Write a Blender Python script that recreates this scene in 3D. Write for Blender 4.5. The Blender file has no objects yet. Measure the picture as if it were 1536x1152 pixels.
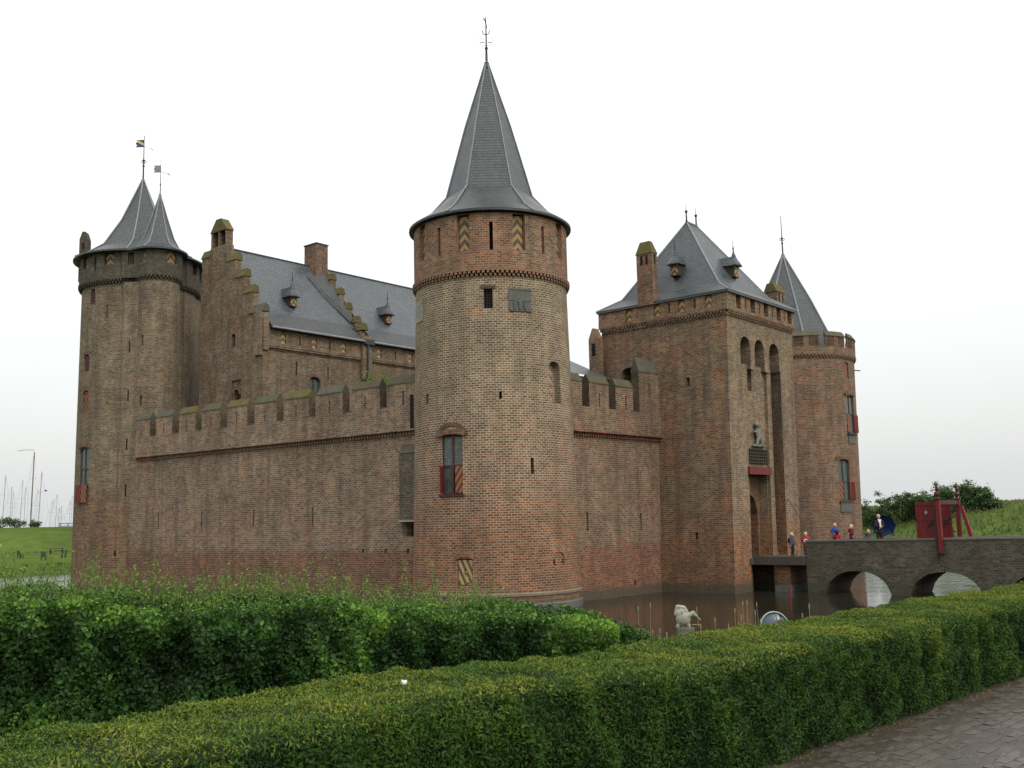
import bpy, bmesh, math, random
import numpy as np
from math import sin, cos, pi, radians, sqrt
from mathutils import Vector, Matrix
random.seed(7); rng = np.random.default_rng(7)
S = bpy.context.scene
COL = S.collection
# ------------------------------------------------------------ camera, sky, sun, exposure
cam = bpy.data.cameras.new('camera'); co = bpy.data.objects.new('camera', cam); COL.objects.link(co)
cam.sensor_width = 36; cam.lens = 36 * 1530 / 1536; cam.clip_end = 6000; cam.clip_start = 0.05
co.matrix_world = Matrix.Translation((0, 0, 4)) @ Matrix.Rotation(radians(97.7), 4, 'X') @ Matrix.Rotation(radians(-1.3), 4, 'Z')
S.camera = co
W = bpy.data.worlds.new('World'); S.world = W; W.use_nodes = True
nt = W.node_tree; nt.nodes.clear()
wo = nt.nodes.new('ShaderNodeOutputWorld'); bg = nt.nodes.new('ShaderNodeBackground'); bg2 = nt.nodes.new('ShaderNodeBackground')
sky = nt.nodes.new('ShaderNodeTexSky'); sky.sky_type = 'NISHITA'; sky.sun_disc = False
sky.sun_elevation = radians(48); sky.sun_rotation = radians(142); sky.dust_density = 6; sky.air_density = 1.5
bg.inputs['Strength'].default_value = 0.05
nt.links.new(sky.outputs[0], bg.inputs['Color'])
# overcast cloud layer: a smooth grey-white luminance, brighter overhead than at the horizon
tc = nt.nodes.new('ShaderNodeTexCoord'); sx = nt.nodes.new('ShaderNodeSeparateXYZ'); nt.links.new(tc.outputs['Generated'], sx.inputs[0])
rp = nt.nodes.new('ShaderNodeValToRGB'); nt.links.new(sx.outputs['Z'], rp.inputs[0])
els = rp.color_ramp.elements
els[0].position = 0.0; els[0].color = (.66, .68, .69, 1)
els[1].position = 1.0; els[1].color = (1.75, 1.72, 1.66, 1)
e = els.new(.12); e.color = (.77, .78, .78, 1)
e = els.new(.30); e.color = (.96, .955, .94, 1)
ns = nt.nodes.new('ShaderNodeTexNoise'); ns.inputs['Scale'].default_value = 1.6; ns.inputs['Detail'].default_value = 3
nt.links.new(tc.outputs['Generated'], ns.inputs['Vector'])
mr = nt.nodes.new('ShaderNodeMapRange'); mr.inputs['To Min'].default_value = .90; mr.inputs['To Max'].default_value = 1.08
nt.links.new(ns.outputs['Fac'], mr.inputs['Value'])
mx = nt.nodes.new('ShaderNodeVectorMath'); mx.operation = 'SCALE'
nt.links.new(rp.outputs[0], mx.inputs[0]); nt.links.new(mr.outputs[0], mx.inputs['Scale'])
nt.links.new(mx.outputs[0], bg2.inputs['Color']); bg2.inputs['Strength'].default_value = 0.98
ad = nt.nodes.new('ShaderNodeAddShader'); nt.links.new(bg.outputs[0], ad.inputs[0]); nt.links.new(bg2.outputs[0], ad.inputs[1])
nt.links.new(ad.outputs[0], wo.inputs[0])
sun = bpy.data.lights.new('sun', 'SUN'); sun.energy = 1.0; sun.angle = radians(30); sun.color = (1, .97, .92)
so = bpy.data.objects.new('sun', sun); COL.objects.link(so); so.rotation_euler = (radians(42), 0, radians(38))
vs = S.view_settings; vs.view_transform = 'Standard'; vs.look = 'None'; vs.exposure = 0.1; vs.gamma = 1
S.cycles.max_bounces = 6; S.cycles.use_denoising = True

# ------------------------------------------------------------ material helpers
class NT:
    def __init__(s, name):
        s.m = bpy.data.materials.new(name); s.m.use_nodes = True; s.t = s.m.node_tree
        s.b = s.t.nodes['Principled BSDF']; s.out = s.t.nodes['Material Output']
    def n(s, typ, **kw):
        x = s.t.nodes.new('ShaderNode' + typ)
        for k, v in kw.items():
            if hasattr(x, k): setattr(x, k, v)
            else: x.inputs[k.replace('_', ' ')].default_value = v
        return x
    def l(s, a, b): s.t.links.new(a, b)
    def noise(s, vec, scale, detail=4, rough=.6):
        x = s.n('TexNoise'); x.inputs['Scale'].default_value = scale; x.inputs['Detail'].default_value = detail; x.inputs['Roughness'].default_value = rough
        if vec is not None: s.l(vec, x.inputs['Vector'])
        return x.outputs['Fac']
    def rng(s, v, a, b, c=0., d=1.):
        x = s.n('MapRange'); s.l(v, x.inputs['Value'])
        for k, q in zip(('From Min', 'From Max', 'To Min', 'To Max'), (a, b, c, d)): x.inputs[k].default_value = q
        return x.outputs[0]
    def math(s, op, a, b=None, c=None):
        x = s.n('Math', operation=op)
        for i, q in enumerate((a, b, c)):
            if q is None: continue
            if isinstance(q, (int, float)): x.inputs[i].default_value = q
            else: s.l(q, x.inputs[i])
        return x.outputs[0]
    def mix(s, f, a, b, blend='MIX'):
        x = s.n('Mix', data_type='RGBA', blend_type=blend)
        for i, q in ((0, f), (6, a), (7, b)):
            if isinstance(q, (int, float)): x.inputs[i].default_value = q
            elif isinstance(q, tuple): x.inputs[i].default_value = (*q, 1)
            else: s.l(q, x.inputs[i])
        return x.outputs[2]
    def scale(s, vec, v):
        x = s.n('VectorMath', operation='MULTIPLY'); s.l(vec, x.inputs[0]); x.inputs[1].default_value = v; return x.outputs[0]
    def bump(s, h, st, dist=.02):
        x = s.n('Bump'); x.inputs['Strength'].default_value = st; x.inputs['Distance'].default_value = dist; s.l(h, x.inputs['Height']); s.l(x.outputs[0], s.b.inputs['Normal'])
    def col(s, c): s.l(c, s.b.inputs['Base Color'])
    def r(s, v): s.b.inputs['Roughness'].default_value = v; return s

def brick(name, c1, c2, mort, alt, low=None, zlow=2.74, zw=.05, bw=.27, rh=.11, ms=.013, alt_at=(.45, .6), stain=.55, pale=.15, up=None, zup=(9, 13), moss=0.0, patch=.55, pc=(.30, .115, .05)):
    k = NT(name); uvn = k.n('UVMap', uv_map='UVMap'); uv = uvn.outputs[0]
    d = k.n('TexNoise'); d.inputs['Scale'].default_value = 1.1; d.inputs['Detail'].default_value = 2; k.l(uv, d.inputs['Vector'])
    dd = k.n('VectorMath', operation='MULTIPLY_ADD'); k.l(d.outputs['Color'], dd.inputs[0]); dd.inputs[1].default_value = (.05, .05, 0); k.l(uv, dd.inputs[2]); v = dd.outputs[0]
    bt = k.n('TexBrick', offset=.5, squash=1.0); k.l(v, bt.inputs['Vector'])
    for q, w in (('Scale', 1), ('Brick Width', bw), ('Row Height', rh), ('Mortar Size', ms), ('Mortar Smooth', .25), ('Bias', 0)): bt.inputs[q].default_value = w
    sep = k.n('SeparateXYZ'); k.l(uv, sep.inputs[0]); z = sep.outputs[1]
    # per-brick jitter, patches of a second brick kind, later repairs, weather streaks
    n1 = k.noise(uv, .33, 5, .62); n2 = k.noise(uv, 1.1, 7, .7); n3 = k.noise(k.scale(uv, (5.5, 10, 1)), 1, 2, .5); n4 = k.noise(k.scale(uv, (1.6, .13, 1)), 1, 5, .65)
    a = k.mix(k.rng(n3, .3, .7), c1, c2)
    a = k.mix(k.rng(n1, *alt_at), a, k.mix(k.rng(n3, .35, .65), alt, tuple(q * .62 for q in alt)))
    if up: a = k.mix(k.math('MULTIPLY', k.rng(k.math('ADD', z, k.math('MULTIPLY', n2, 5)), zup[0] + 2.5, zup[1] + 2.5), .8), a, k.mix(k.rng(n3, .3, .7), up, tuple(q * .7 for q in up)))
    if low:
        f = k.rng(k.math('ADD', z, k.math('MULTIPLY', n1, zw * 4)), zlow + zw * 2 + zw, zlow + zw * 2 - zw)
        a = k.mix(k.math('MULTIPLY', f, .85), a, k.mix(k.rng(n3, .35, .65), low, tuple(q * .55 for q in low)))
    n7 = k.noise(k.scale(uv, (.42, 1.15, 1)), 1, 7, .66)
    if low: n7 = k.math('ADD', n7, k.rng(z, zlow + 4, zlow - 3, -.045, .055))
    a = k.mix(k.math('MULTIPLY', k.rng(n7, .555, .64), patch), a, k.mix(k.rng(n3, .35, .65), pc, tuple(q * .6 for q in pc)))
    bt.inputs['Color1'].default_value = (.55, .54, .54, 1); bt.inputs['Color2'].default_value = (1.3, 1.25, 1.18, 1); bt.inputs['Mortar'].default_value = (1, 1, 1, 1)
    a = k.mix(1.0, a, bt.outputs['Color'], 'MULTIPLY')
    a = k.mix(k.math('MULTIPLY', k.rng(k.noise(k.scale(uv, (7, 14, 1)), 1, 1), .62, .70), pale * 3), a, (.42, .38, .32))
    mo = k.mix(k.rng(n2, .3, .7), mort, tuple(q * .6 for q in mort))
    if low: mo = k.mix(k.math('MULTIPLY', f, .65), mo, (.25, .175, .12))
    a = k.mix(bt.outputs['Fac'], a, mo)
    st = k.math('MULTIPLY', k.rng(n4, .45, .68), stain); st2 = k.math('MULTIPLY', k.rng(n2, .5, .8), stain * .8)
    n5 = k.noise(uv, .17, 4, .7); n6 = k.noise(k.scale(uv, (.8, .45, 1)), 1, 6, .72)
    a = k.mix(1.0, a, k.mix(k.rng(k.math('ADD', n5, n6), .72, 1.28), (.74, .735, .73), (1.28, 1.26, 1.22)), 'MULTIPLY')
    a = k.mix(k.math('MULTIPLY', k.rng(n6, .60, .72), .35), a, (.36, .33, .27))
    a = k.mix(st, a, (.055, .050, .042)); a = k.mix(st2, a, (.075, .062, .05))
    a = k.mix(k.math('MULTIPLY', k.rng(k.math('ADD', z, n2), 1.15, .85), .8), a, (.07, .07, .05))     # wet tide mark just over the water
    if moss: a = k.mix(k.math('MULTIPLY', k.rng(n1, .5, .72), moss), a, (.075, .085, .045))
    k.col(a); k.r(.9); k.b.inputs['Specular IOR Level'].default_value = .12
    h = k.math('ADD', k.math('MULTIPLY', bt.outputs['Fac'], -1.), k.math('MULTIPLY', n3, .8))
    k.bump(h, .8, .022)
    return k.m
def slate(name, c=(.042, .051, .058), rh=.16, bw=.2, var=.35):
    k = NT(name); uv = k.n('UVMap', uv_map='UVMap').outputs[0]
    bt = k.n('TexBrick', offset=.5); k.l(uv, bt.inputs['Vector'])
    for q, w in (('Scale', 1), ('Brick Width', bw), ('Row Height', rh), ('Mortar Size', .016), ('Mortar Smooth', .1), ('Bias', 0)): bt.inputs[q].default_value = w
    bt.inputs['Color1'].default_value = tuple(q * (1 - var) for q in c) + (1,); bt.inputs['Color2'].default_value = tuple(q * (1 + var) for q in c) + (1,)
    bt.inputs['Mortar'].default_value = tuple(q * .35 for q in c) + (1,)
    n = k.noise(uv, .5, 6, .65); n2 = k.noise(uv, 3, 4)
    a = k.mix(k.rng(n, .35, .7, 0, .6), bt.outputs['Color'], (.085, .094, .096)); a = k.mix(k.rng(n2, .6, .8, 0, .4), a, (.06, .065, .045))
    k.col(a); k.l(k.rng(n, .3, .7, .35, .6), k.b.inputs['Roughness']); k.b.inputs['Specular IOR Level'].default_value = .4
    sep = k.n('SeparateXYZ'); k.l(uv, sep.inputs[0]); saw = k.math('FRACT', k.math('DIVIDE', sep.outputs[1], rh))
    k.bump(k.math('ADD', k.math('MULTIPLY', saw, -1.2), k.math('MULTIPLY', bt.outputs['Fac'], -1)), .7, .02)
    return k.m
def plain(name, c, rough=.6, var=.25, sc=3., metal=0., bump=.15, c2=None, streak=False):
    k = NT(name); o = k.n('TexCoord').outputs['Object']
    v = k.scale(o, (3, 3, .4)) if streak else o
    n = k.noise(v, sc, 6, .65); c2 = c2 or tuple(q * (1 - var) for q in c)
    k.col(k.mix(k.rng(n, .3, .7), c, c2)); k.r(rough); k.b.inputs['Metallic'].default_value = metal
    k.b.inputs['Specular IOR Level'].default_value = .25
    if bump: k.bump(k.noise(o, sc * 6, 4), bump, .01)
    return k.m
def striped(name, a, b, per=.3, mode='diag', ang=1.0):
    k = NT(name); o = k.n('TexCoord').outputs['Object']; s = k.n('SeparateXYZ'); k.l(o, s.inputs[0])
    x, z = s.outputs[0], s.outputs[2]
    if mode == 'chev': x = k.math('MULTIPLY', k.math('ABSOLUTE', x), ang)
    else: x = k.math('MULTIPLY', x, ang)
    f = k.math('FRACT', k.math('DIVIDE', k.math('ADD', k.math('ADD', x, z), 50.), per))
    n = k.noise(o, 9, 5); st = k.math('GREATER_THAN', f, .5)
    c = k.mix(st, a, b); c = k.mix(k.rng(n, .35, .75, 0, .5), c, tuple(q * .45 for q in a))
    k.col(c); k.r(.7); k.bump(n, .1); return k.m
def leafm(name, dark, mid, light, rough=.45, trans=.25):
    k = NT(name); at = k.n('Attribute', attribute_name='tint'); cr = k.n('ValToRGB'); k.l(at.outputs['Fac'], cr.inputs[0])
    el = cr.color_ramp.elements; el[0].color = (*dark, 1); el[1].color = (*light, 1); q = el.new(.5); q.color = (*mid, 1)
    k.col(cr.outputs[0]); k.r(rough); k.b.inputs['Specular IOR Level'].default_value = .22
    tr = k.n('BsdfTranslucent'); k.l(cr.outputs[0], tr.inputs[0]); ms = k.n('MixShader'); ms.inputs[0].default_value = trans
    k.l(k.b.outputs[0], ms.inputs[1]); k.l(tr.outputs[0], ms.inputs[2]); k.l(ms.outputs[0], k.out.inputs[0]); return k.m

M = {}
M['brick_c'] = brick('brick_centre_tower', (.225, .145, .095), (.15, .092, .06), (.50, .44, .34), (.215, .10, .055), ms=.0165, low=(.225, .10, .052), zlow=4.6, zw=1.6, up=(.20, .155, .10), zup=(7, 10.5), stain=.35, pale=.1, patch=.9, pc=(.34, .13, .055))
M['brick_top'] = brick('brick_tower_top', (.27, .125, .075), (.19, .095, .06), (.36, .31, .24), (.21, .14, .095), stain=.4, pale=.05)
M['brick_L'] = brick('brick_long_wall', (.262, .172, .12), (.178, .116, .078), (.42, .36, .29), (.195, .145, .10), low=(.20, .09, .058), zlow=2.7, zw=.16, stain=.5)
M['brick_R'] = brick('brick_short_wall', (.22, .145, .095), (.145, .095, .062), (.36, .305, .24), (.18, .095, .06), low=(.25, .095, .06), zlow=2.6, zw=.25, stain=.55)
M['brick_G'] = brick('brick_gatehouse', (.205, .142, .092), (.138, .095, .062), (.34, .29, .22), (.26, .12, .062), alt_at=(.46, .60), low=(.25, .125, .068), zlow=3.0, zw=1.3, stain=.6)
M['brick_RT'] = brick('brick_far_tower', (.205, .125, .08), (.14, .09, .058), (.33, .285, .225), (.25, .115, .065), alt_at=(.5, .62), stain=.5)
M['brick_LT'] = brick('brick_left_tower', (.205, .16, .105), (.14, .105, .072), (.34, .30, .235), (.175, .145, .095), low=(.21, .125, .075), zlow=6, zw=.9, stain=.55)
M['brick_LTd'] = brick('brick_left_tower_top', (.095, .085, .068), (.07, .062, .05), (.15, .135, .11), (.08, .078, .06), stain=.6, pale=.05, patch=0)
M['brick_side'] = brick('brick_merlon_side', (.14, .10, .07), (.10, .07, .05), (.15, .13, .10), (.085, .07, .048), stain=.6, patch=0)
M['brick_dark_recess'] = brick('brick_dark_recess', (.14, .095, .062), (.095, .068, .046), (.19, .165, .125), (.12, .085, .055), low=(.22, .105, .055), zlow=7, zw=1.5, stain=.7)  # dark streaked brick; puts the gate slot's shade into the side face colour
M['brick_H'] = brick('brick_hall', (.205, .15, .105), (.14, .105, .075), (.30, .265, .21), (.20, .10, .06), alt_at=(.5, .6), stain=.65, moss=.4)
M['brick_br'] = brick('brick_bridge', (.11, .10, .08), (.075, .07, .056), (.16, .15, .125), (.085, .08, .062), stain=.5, pale=.06, moss=.3, patch=0)
M['brick_old'] = brick('brick_old_purple', (.135, .075, .055), (.10, .06, .045), (.22, .18, .14), (.14, .09, .06), stain=.5, patch=0)
M['brick_Gf'] = brick('brick_gate_front', (.235, .175, .115), (.165, .118, .077), (.36, .31, .24), (.20, .145, .095), low=(.30, .125, .055), zlow=3.6, zw=1.2, stain=.45, patch=.35)
M['brick_red'] = brick('brick_new_red', (.30, .085, .05), (.20, .07, .045), (.25, .2, .16), (.2, .08, .05), stain=.4)
M['brick_ch'] = brick('brick_chimney', (.26, .12, .075), (.17, .09, .06), (.27, .24, .19), (.15, .11, .08), stain=.6)
M['slate'] = slate('slate'); M['slate2'] = slate('slate_hall', (.046, .056, .066), .24, .3, .3)
M['slate_sk'] = slate('slate_skirt', (.036, .042, .045), .16, .2, .3)
M['lead'] = plain('lead', (.23, .25, .262), .5, .35, 4); M['leadd'] = plain('dark_lead', (.05, .056, .058), .5, .4, 2)
M['dark'] = plain('dark_interior', (.012, .011, .010), .9, .2, 2, bump=0)  # near-black colour painted in for the unlit void behind slits, flues and openings
M['moss'] = plain('mossy_coping', (.095, .09, .055), .95, 0, 2.8, c2=(.06, .058, .04), bump=.5)
M['mossy'] = plain('yellow_moss_coping', (.125, .10, .03), .95, 0, 2.6, c2=(.07, .066, .035), bump=.5)
M['mossg'] = plain('grey_coping', (.105, .098, .075), .95, 0, 2.6, c2=(.062, .06, .045), bump=.5)
M['stone'] = plain('grey_stone', (.30, .31, .27), .85, 0, 3, c2=(.14, .15, .12), bump=.4)
M['stoned'] = plain('dark_stone', (.12, .125, .115), .8, 0, 2.5, c2=(.075, .08, .072), bump=.4)
M['red'] = plain('oxblood_paint', (.15, .018, .018), .5, .4, 3, bump=.1, streak=True); M['redbr'] = plain('red_brown_paint', (.085, .028, .027), .55, .4, 4)
M['redb'] = plain('bright_red_paint', (.22, .022, .025), .5, .35, 4)
M['iron'] = plain('wrought_iron', (.035, .036, .045), .5, .3, 8); M['wood'] = plain('weathered_wood', (.075, .07, .06), .8, .4, 4, streak=True)
M['oak'] = plain('old_oak', (.05, .042, .035), .8, .4, 4)
k = NT('leaded_glass'); o = k.n('TexCoord').outputs['Object']; bt = k.n('TexBrick', offset=0.0); sp = k.n('SeparateXYZ'); cb = k.n('CombineXYZ'); k.l(o, sp.inputs[0]); k.l(sp.outputs[0], cb.inputs[0]); k.l(sp.outputs[2], cb.inputs[1]); k.l(cb.outputs[0], bt.inputs['Vector'])
for q, w in (('Scale', 1), ('Brick Width', .11), ('Row Height', .15), ('Mortar Size', .007)): bt.inputs[q].default_value = w
bt.inputs['Color1'].default_value = (.05, .075, .065, 1); bt.inputs['Color2'].default_value = (.09, .115, .105, 1); bt.inputs['Mortar'].default_value = (.03, .03, .03, 1)
k.col(bt.outputs['Color']); k.r(.15); k.bump(k.noise(o, 14, 2), .25); M['glass'] = k.m
M['chev'] = striped('chevron_paint', (.31, .21, .075), (.055, .035, .035), .46, 'chev', 1.15)
M['chevw'] = striped('pale_chevron_paint', (.42, .30, .12), (.09, .045, .03), .4, 'chev', 1.1)
M['dgr'] = striped('red_orange_stripes', (.27, .115, .035), (.095, .012, .014), .44, 'diag', 1.5)
M['dgp'] = striped('pale_red_stripes', (.33, .24, .19), (.16, .06, .05), .42, 'diag', 1.0)
M['dgy'] = striped('yellow_purple_stripes', (.36, .27, .10), (.07, .028, .035), .62, 'diag', 2.2)

# ------------------------------------------------------------ mesh helpers
class MB:
    def __init__(s): s.v = []; s.f = []; s.u = []; s.m = []; s.k = {}
    def vert(s, p, key=None):
        if key is not None:
            if key in s.k: return s.k[key]
            s.k[key] = len(s.v)
        s.v.append(tuple(p)); return len(s.v) - 1
    def quad(s, pts, m=0, uv=None, keys=None):
        s.f.append([s.vert(p, keys[i] if keys else None) for i, p in enumerate(pts)]); s.m.append(m); s.u.append(uv)
    def box(s, x0, x1, y0, y1, z0, z1, m=0):
        p = [(x, y, z) for z in (z0, z1) for y in (y0, y1) for x in (x0, x1)]; b = len(s.v); s.v += p
        for f in ((0, 2, 3, 1), (4, 5, 7, 6), (0, 1, 5, 4), (2, 6, 7, 3), (0, 4, 6, 2), (1, 3, 7, 5)):
            s.f.append([b + i for i in f]); s.m.append(m); s.u.append(None)
        return s
    def hexa(s, p, m=0):   # 8 points ordered like box
        b = len(s.v); s.v += [tuple(q) for q in p]
        for f in ((0, 2, 3, 1), (4, 5, 7, 6), (0, 1, 5, 4), (2, 6, 7, 3), (0, 4, 6, 2), (1, 3, 7, 5)):
            s.f.append([b + i for i in f]); s.m.append(m); s.u.append(None)
        return s
    def prism(s, prof, a0, a1, ax='y', m=0):   # profile in the two other axes, extruded along ax
        def P(q, a): return {'x': (a, q[0], q[1]), 'y': (q[0], a, q[1]), 'z': (q[0], q[1], a)}[ax]
        n = len(prof); b = len(s.v); s.v += [P(q, a0) for q in prof] + [P(q, a1) for q in prof]
        s.f += [[b + i for i in range(n)][::-1], [b + n + i for i in range(n)]]; s.m += [m, m]; s.u += [None, None]
        for i in range(n):
            j = (i + 1) % n; s.f.append([b + i, b + j, b + n + j, b + n + i]); s.m.append(m); s.u.append(None)
        return s
    def tube(s, p0, p1, r0, r1=None, n=8, m=0):
        r1 = r0 if r1 is None else r1; p0 = Vector(p0); p1 = Vector(p1); d = (p1 - p0).normalized()
        a = d.orthogonal().normalized(); c = d.cross(a); b = len(s.v)
        for p, r in ((p0, r0), (p1, r1)):
            for i in range(n): s.v.append(tuple(p + a * (r * cos(2 * pi * i / n)) + c * (r * sin(2 * pi * i / n))))
        for i in range(n):
            j = (i + 1) % n; s.f.append([b + i, b + j, b + n + j, b + n + i]); s.m.append(m); s.u.append(None)
        s.f += [[b + i for i in range(n)][::-1], [b + n + i for i in range(n)]]; s.m += [m, m]; s.u += [None, None]
        return s
    def path(s, pts, r, n=6, m=0):
        for a, b in zip(pts, pts[1:]): s.tube(a, b, r, r, n, m)
        return s
    def lathe(s, prof, n=16, c=(0, 0), m=0):
        b = len(s.v)
        for r, z in prof:
            for i in range(n): s.v.append((c[0] + r * cos(2 * pi * i / n), c[1] + r * sin(2 * pi * i / n), z))
        for j in range(len(prof) - 1):
            for i in range(n):
                k = (i + 1) % n; s.f.append([b + j * n + i, b + j * n + k, b + (j + 1) * n + k, b + (j + 1) * n + i]); s.m.append(m)
                s.u.append([(i * .3, prof[j][1]), ((i + 1) * .3, prof[j][1]), ((i + 1) * .3, prof[j + 1][1]), (i * .3, prof[j + 1][1])])
        return s
    def build(s, name, mats, parent=None, loc=(0, 0, 0), rz=0, smooth=None, warp=None, stuff=False, rot=None):
        me = bpy.data.meshes.new(name)
        V = [warp(*p) for p in s.v] if warp else s.v
        me.from_pydata(V, [], s.f)
        uvl = me.uv_layers.new(name='UVMap'); out = []
        for f, u in zip(s.f, s.u):
            if u is not None: out += [c for q in u for c in q]; continue
            p = [Vector(s.v[i]) for i in f[:4]]
            nn = (p[1] - p[0]).cross(p[2] - p[0])
            if nn.length < 1e-9 and len(p) > 3: nn = (p[2] - p[0]).cross(p[3] - p[0])
            nn = nn.normalized() if nn.length > 1e-9 else Vector((0, 0, 1))
            if abs(nn.z) < .97:
                t = Vector((-nn.y, nn.x, 0)).normalized(); w = nn.cross(t)
                if w.z < 0: w = -w
                if abs(nn.z) < .25: w = Vector((0, 0, 1))
            else: t = Vector((1, 0, 0)); w = Vector((0, 1, 0))
            for i in f: q = Vector(s.v[i]); out += [q.dot(t), q.dot(w)]
        uvl.data.foreach_set('uv', out)
        if not isinstance(mats, (list, tuple)): mats = [mats]
        for m in mats: me.materials.append(M[m] if isinstance(m, str) else m)
        me.polygons.foreach_set('material_index', s.m)
        me.update()
        if smooth: me.shade_smooth(); me.set_sharp_from_angle(angle=radians(smooth))
        o = bpy.data.objects.new(name, me); COL.objects.link(o); o.parent = parent; o.location = loc
        o.rotation_euler = rot if rot else (0, 0, rz)
        if stuff: o['kind'] = 'stuff'
        return o
def thing(name, label, cat, loc=(0, 0, 0), deg=0, group=None):
    o = bpy.data.objects.new(name, None); COL.objects.link(o); o.location = loc; o.rotation_euler = (0, 0, radians(deg))
    return tag(o, label, cat, group)
def tag(o, label, cat=None, group=None, kind=None):
    if label: o['label'] = label
    if cat: o['category'] = cat
    if group: o['group'] = group
    if kind: o['kind'] = kind
    return o
def dup(o, parent=None):
    c = o.copy(); COL.objects.link(c); c.parent = parent
    for ch in o.children: dup(ch, c)
    return c

def relief(mb, s0, s1, z0, z1, P, ops, ds=None, us=1.):
    """outer face of a wall with rectangular or arched recesses; P(s,z,depth)->xyz; ops (sa,sb,za,zb,depth,back material[,rise])"""
    sb = [s0, s1]; zb = [z0, z1]
    if ds:
        n = max(1, round((s1 - s0) / ds)); sb += [s0 + (s1 - s0) * i / n for i in range(1, n)]
    for o in ops: sb += [o[0], o[1]]; zb += [o[2], o[3]]
    def cl(a, lo, hi):
        a = sorted(q for q in a if lo - 1e-6 <= q <= hi + 1e-6); r = [a[0]]
        for q in a[1:]:
            if q - r[-1] > 1e-5: r.append(q)
        return r
    sb = cl(sb, s0, s1); zb = cl(zb, z0, z1); ns, nz = len(sb) - 1, len(zb) - 1
    D = [[0.] * nz for _ in range(ns)]; B = [[0] * nz for _ in range(ns)]
    for i in range(ns):
        for j in range(nz):
            sc = (sb[i] + sb[i + 1]) / 2; zc = (zb[j] + zb[j + 1]) / 2
            for o in ops:
                if o[0] < sc < o[1] and o[2] < zc < o[3]: D[i][j] = o[4]; B[i][j] = o[5]
    def q(c, m, flat=None):
        mb.quad([P(*x) for x in c], m, flat or [(x[0] * us, x[1]) for x in c], [(round(x[0], 5), round(x[1], 5), round(x[2], 5)) for x in c])
    for i in range(ns):
        for j in range(nz):
            a, b, c, d = sb[i], sb[i + 1], zb[j], zb[j + 1]; e = D[i][j]
            q([(a, c, e), (b, c, e), (b, d, e), (a, d, e)], B[i][j])
            if i + 1 < ns and abs(D[i + 1][j] - e) > 1e-6:
                f = D[i + 1][j]; q([(b, c, e), (b, c, f), (b, d, f), (b, d, e)], 0, [(e, c), (f, c), (f, d), (e, d)])
            if j + 1 < nz and abs(D[i][j + 1] - e) > 1e-6:
                f = D[i][j + 1]; q([(a, d, e), (b, d, e), (b, d, f), (a, d, f)], 0, [(a * us, e), (b * us, e), (b * us, f), (a * us, f)])
    for o in ops:
        if len(o) > 6 and o[6]:
            a, b, zt, dep, rise = o[0], o[1], o[3], o[4], o[6]; c = (a + b) / 2; h = (b - a) / 2; n = 8
            def za(t): return zt - rise + rise * sqrt(max(0, 1 - ((t - c) / h) ** 2)) - .002
            for i in range(n):
                t0 = a + (b - a) * i / n; t1 = a + (b - a) * (i + 1) / n
                q([(t0, za(t0), 0), (t1, za(t1), 0), (t1, zt, 0), (t0, zt, 0)], 0); q([(t0, za(t0), 0), (t1, za(t1), 0), (t1, za(t1), dep), (t0, za(t0), dep)], 0)
def block(mb, s0, s1, z0, z1, P, T, ops=(), sm=0):
    relief(mb, s0, s1, z0, z1, P, ops)
    for c in ([(s0, z0, 0), (s0, z0, T), (s0, z1, T), (s0, z1, 0)], [(s1, z0, 0), (s1, z0, T), (s1, z1, T), (s1, z1, 0)]):
        mb.quad([P(*x) for x in c], sm, [(x[2], x[1]) for x in c])
    for c in ([(s0, z1, 0), (s1, z1, 0), (s1, z1, T), (s0, z1, T)], [(s0, z0, 0), (s1, z0, 0), (s1, z0, T), (s0, z0, T)]):
        mb.quad([P(*x) for x in c], 0, [(x[0], x[2]) for x in c])
    c = [(s0, z0, T), (s1, z0, T), (s1, z1, T), (s0, z1, T)]; mb.quad([P(*x) for x in c], 0, [(x[0], x[1]) for x in c])
def cyl(R):   # R(z) radius; s in degrees, 0 faces the camera side (-y), positive to the right
    return lambda s, z, d: ((R(z) - d) * sin(radians(s)), -(R(z) - d) * cos(radians(s)), z)
def fx(x0): return lambda s, z, d: (x0 + d, s, z)       # wall facing -x, s = y
def fy(y0): return lambda s, z, d: (s, y0 + d, z)       # wall facing -y, s = x

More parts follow.
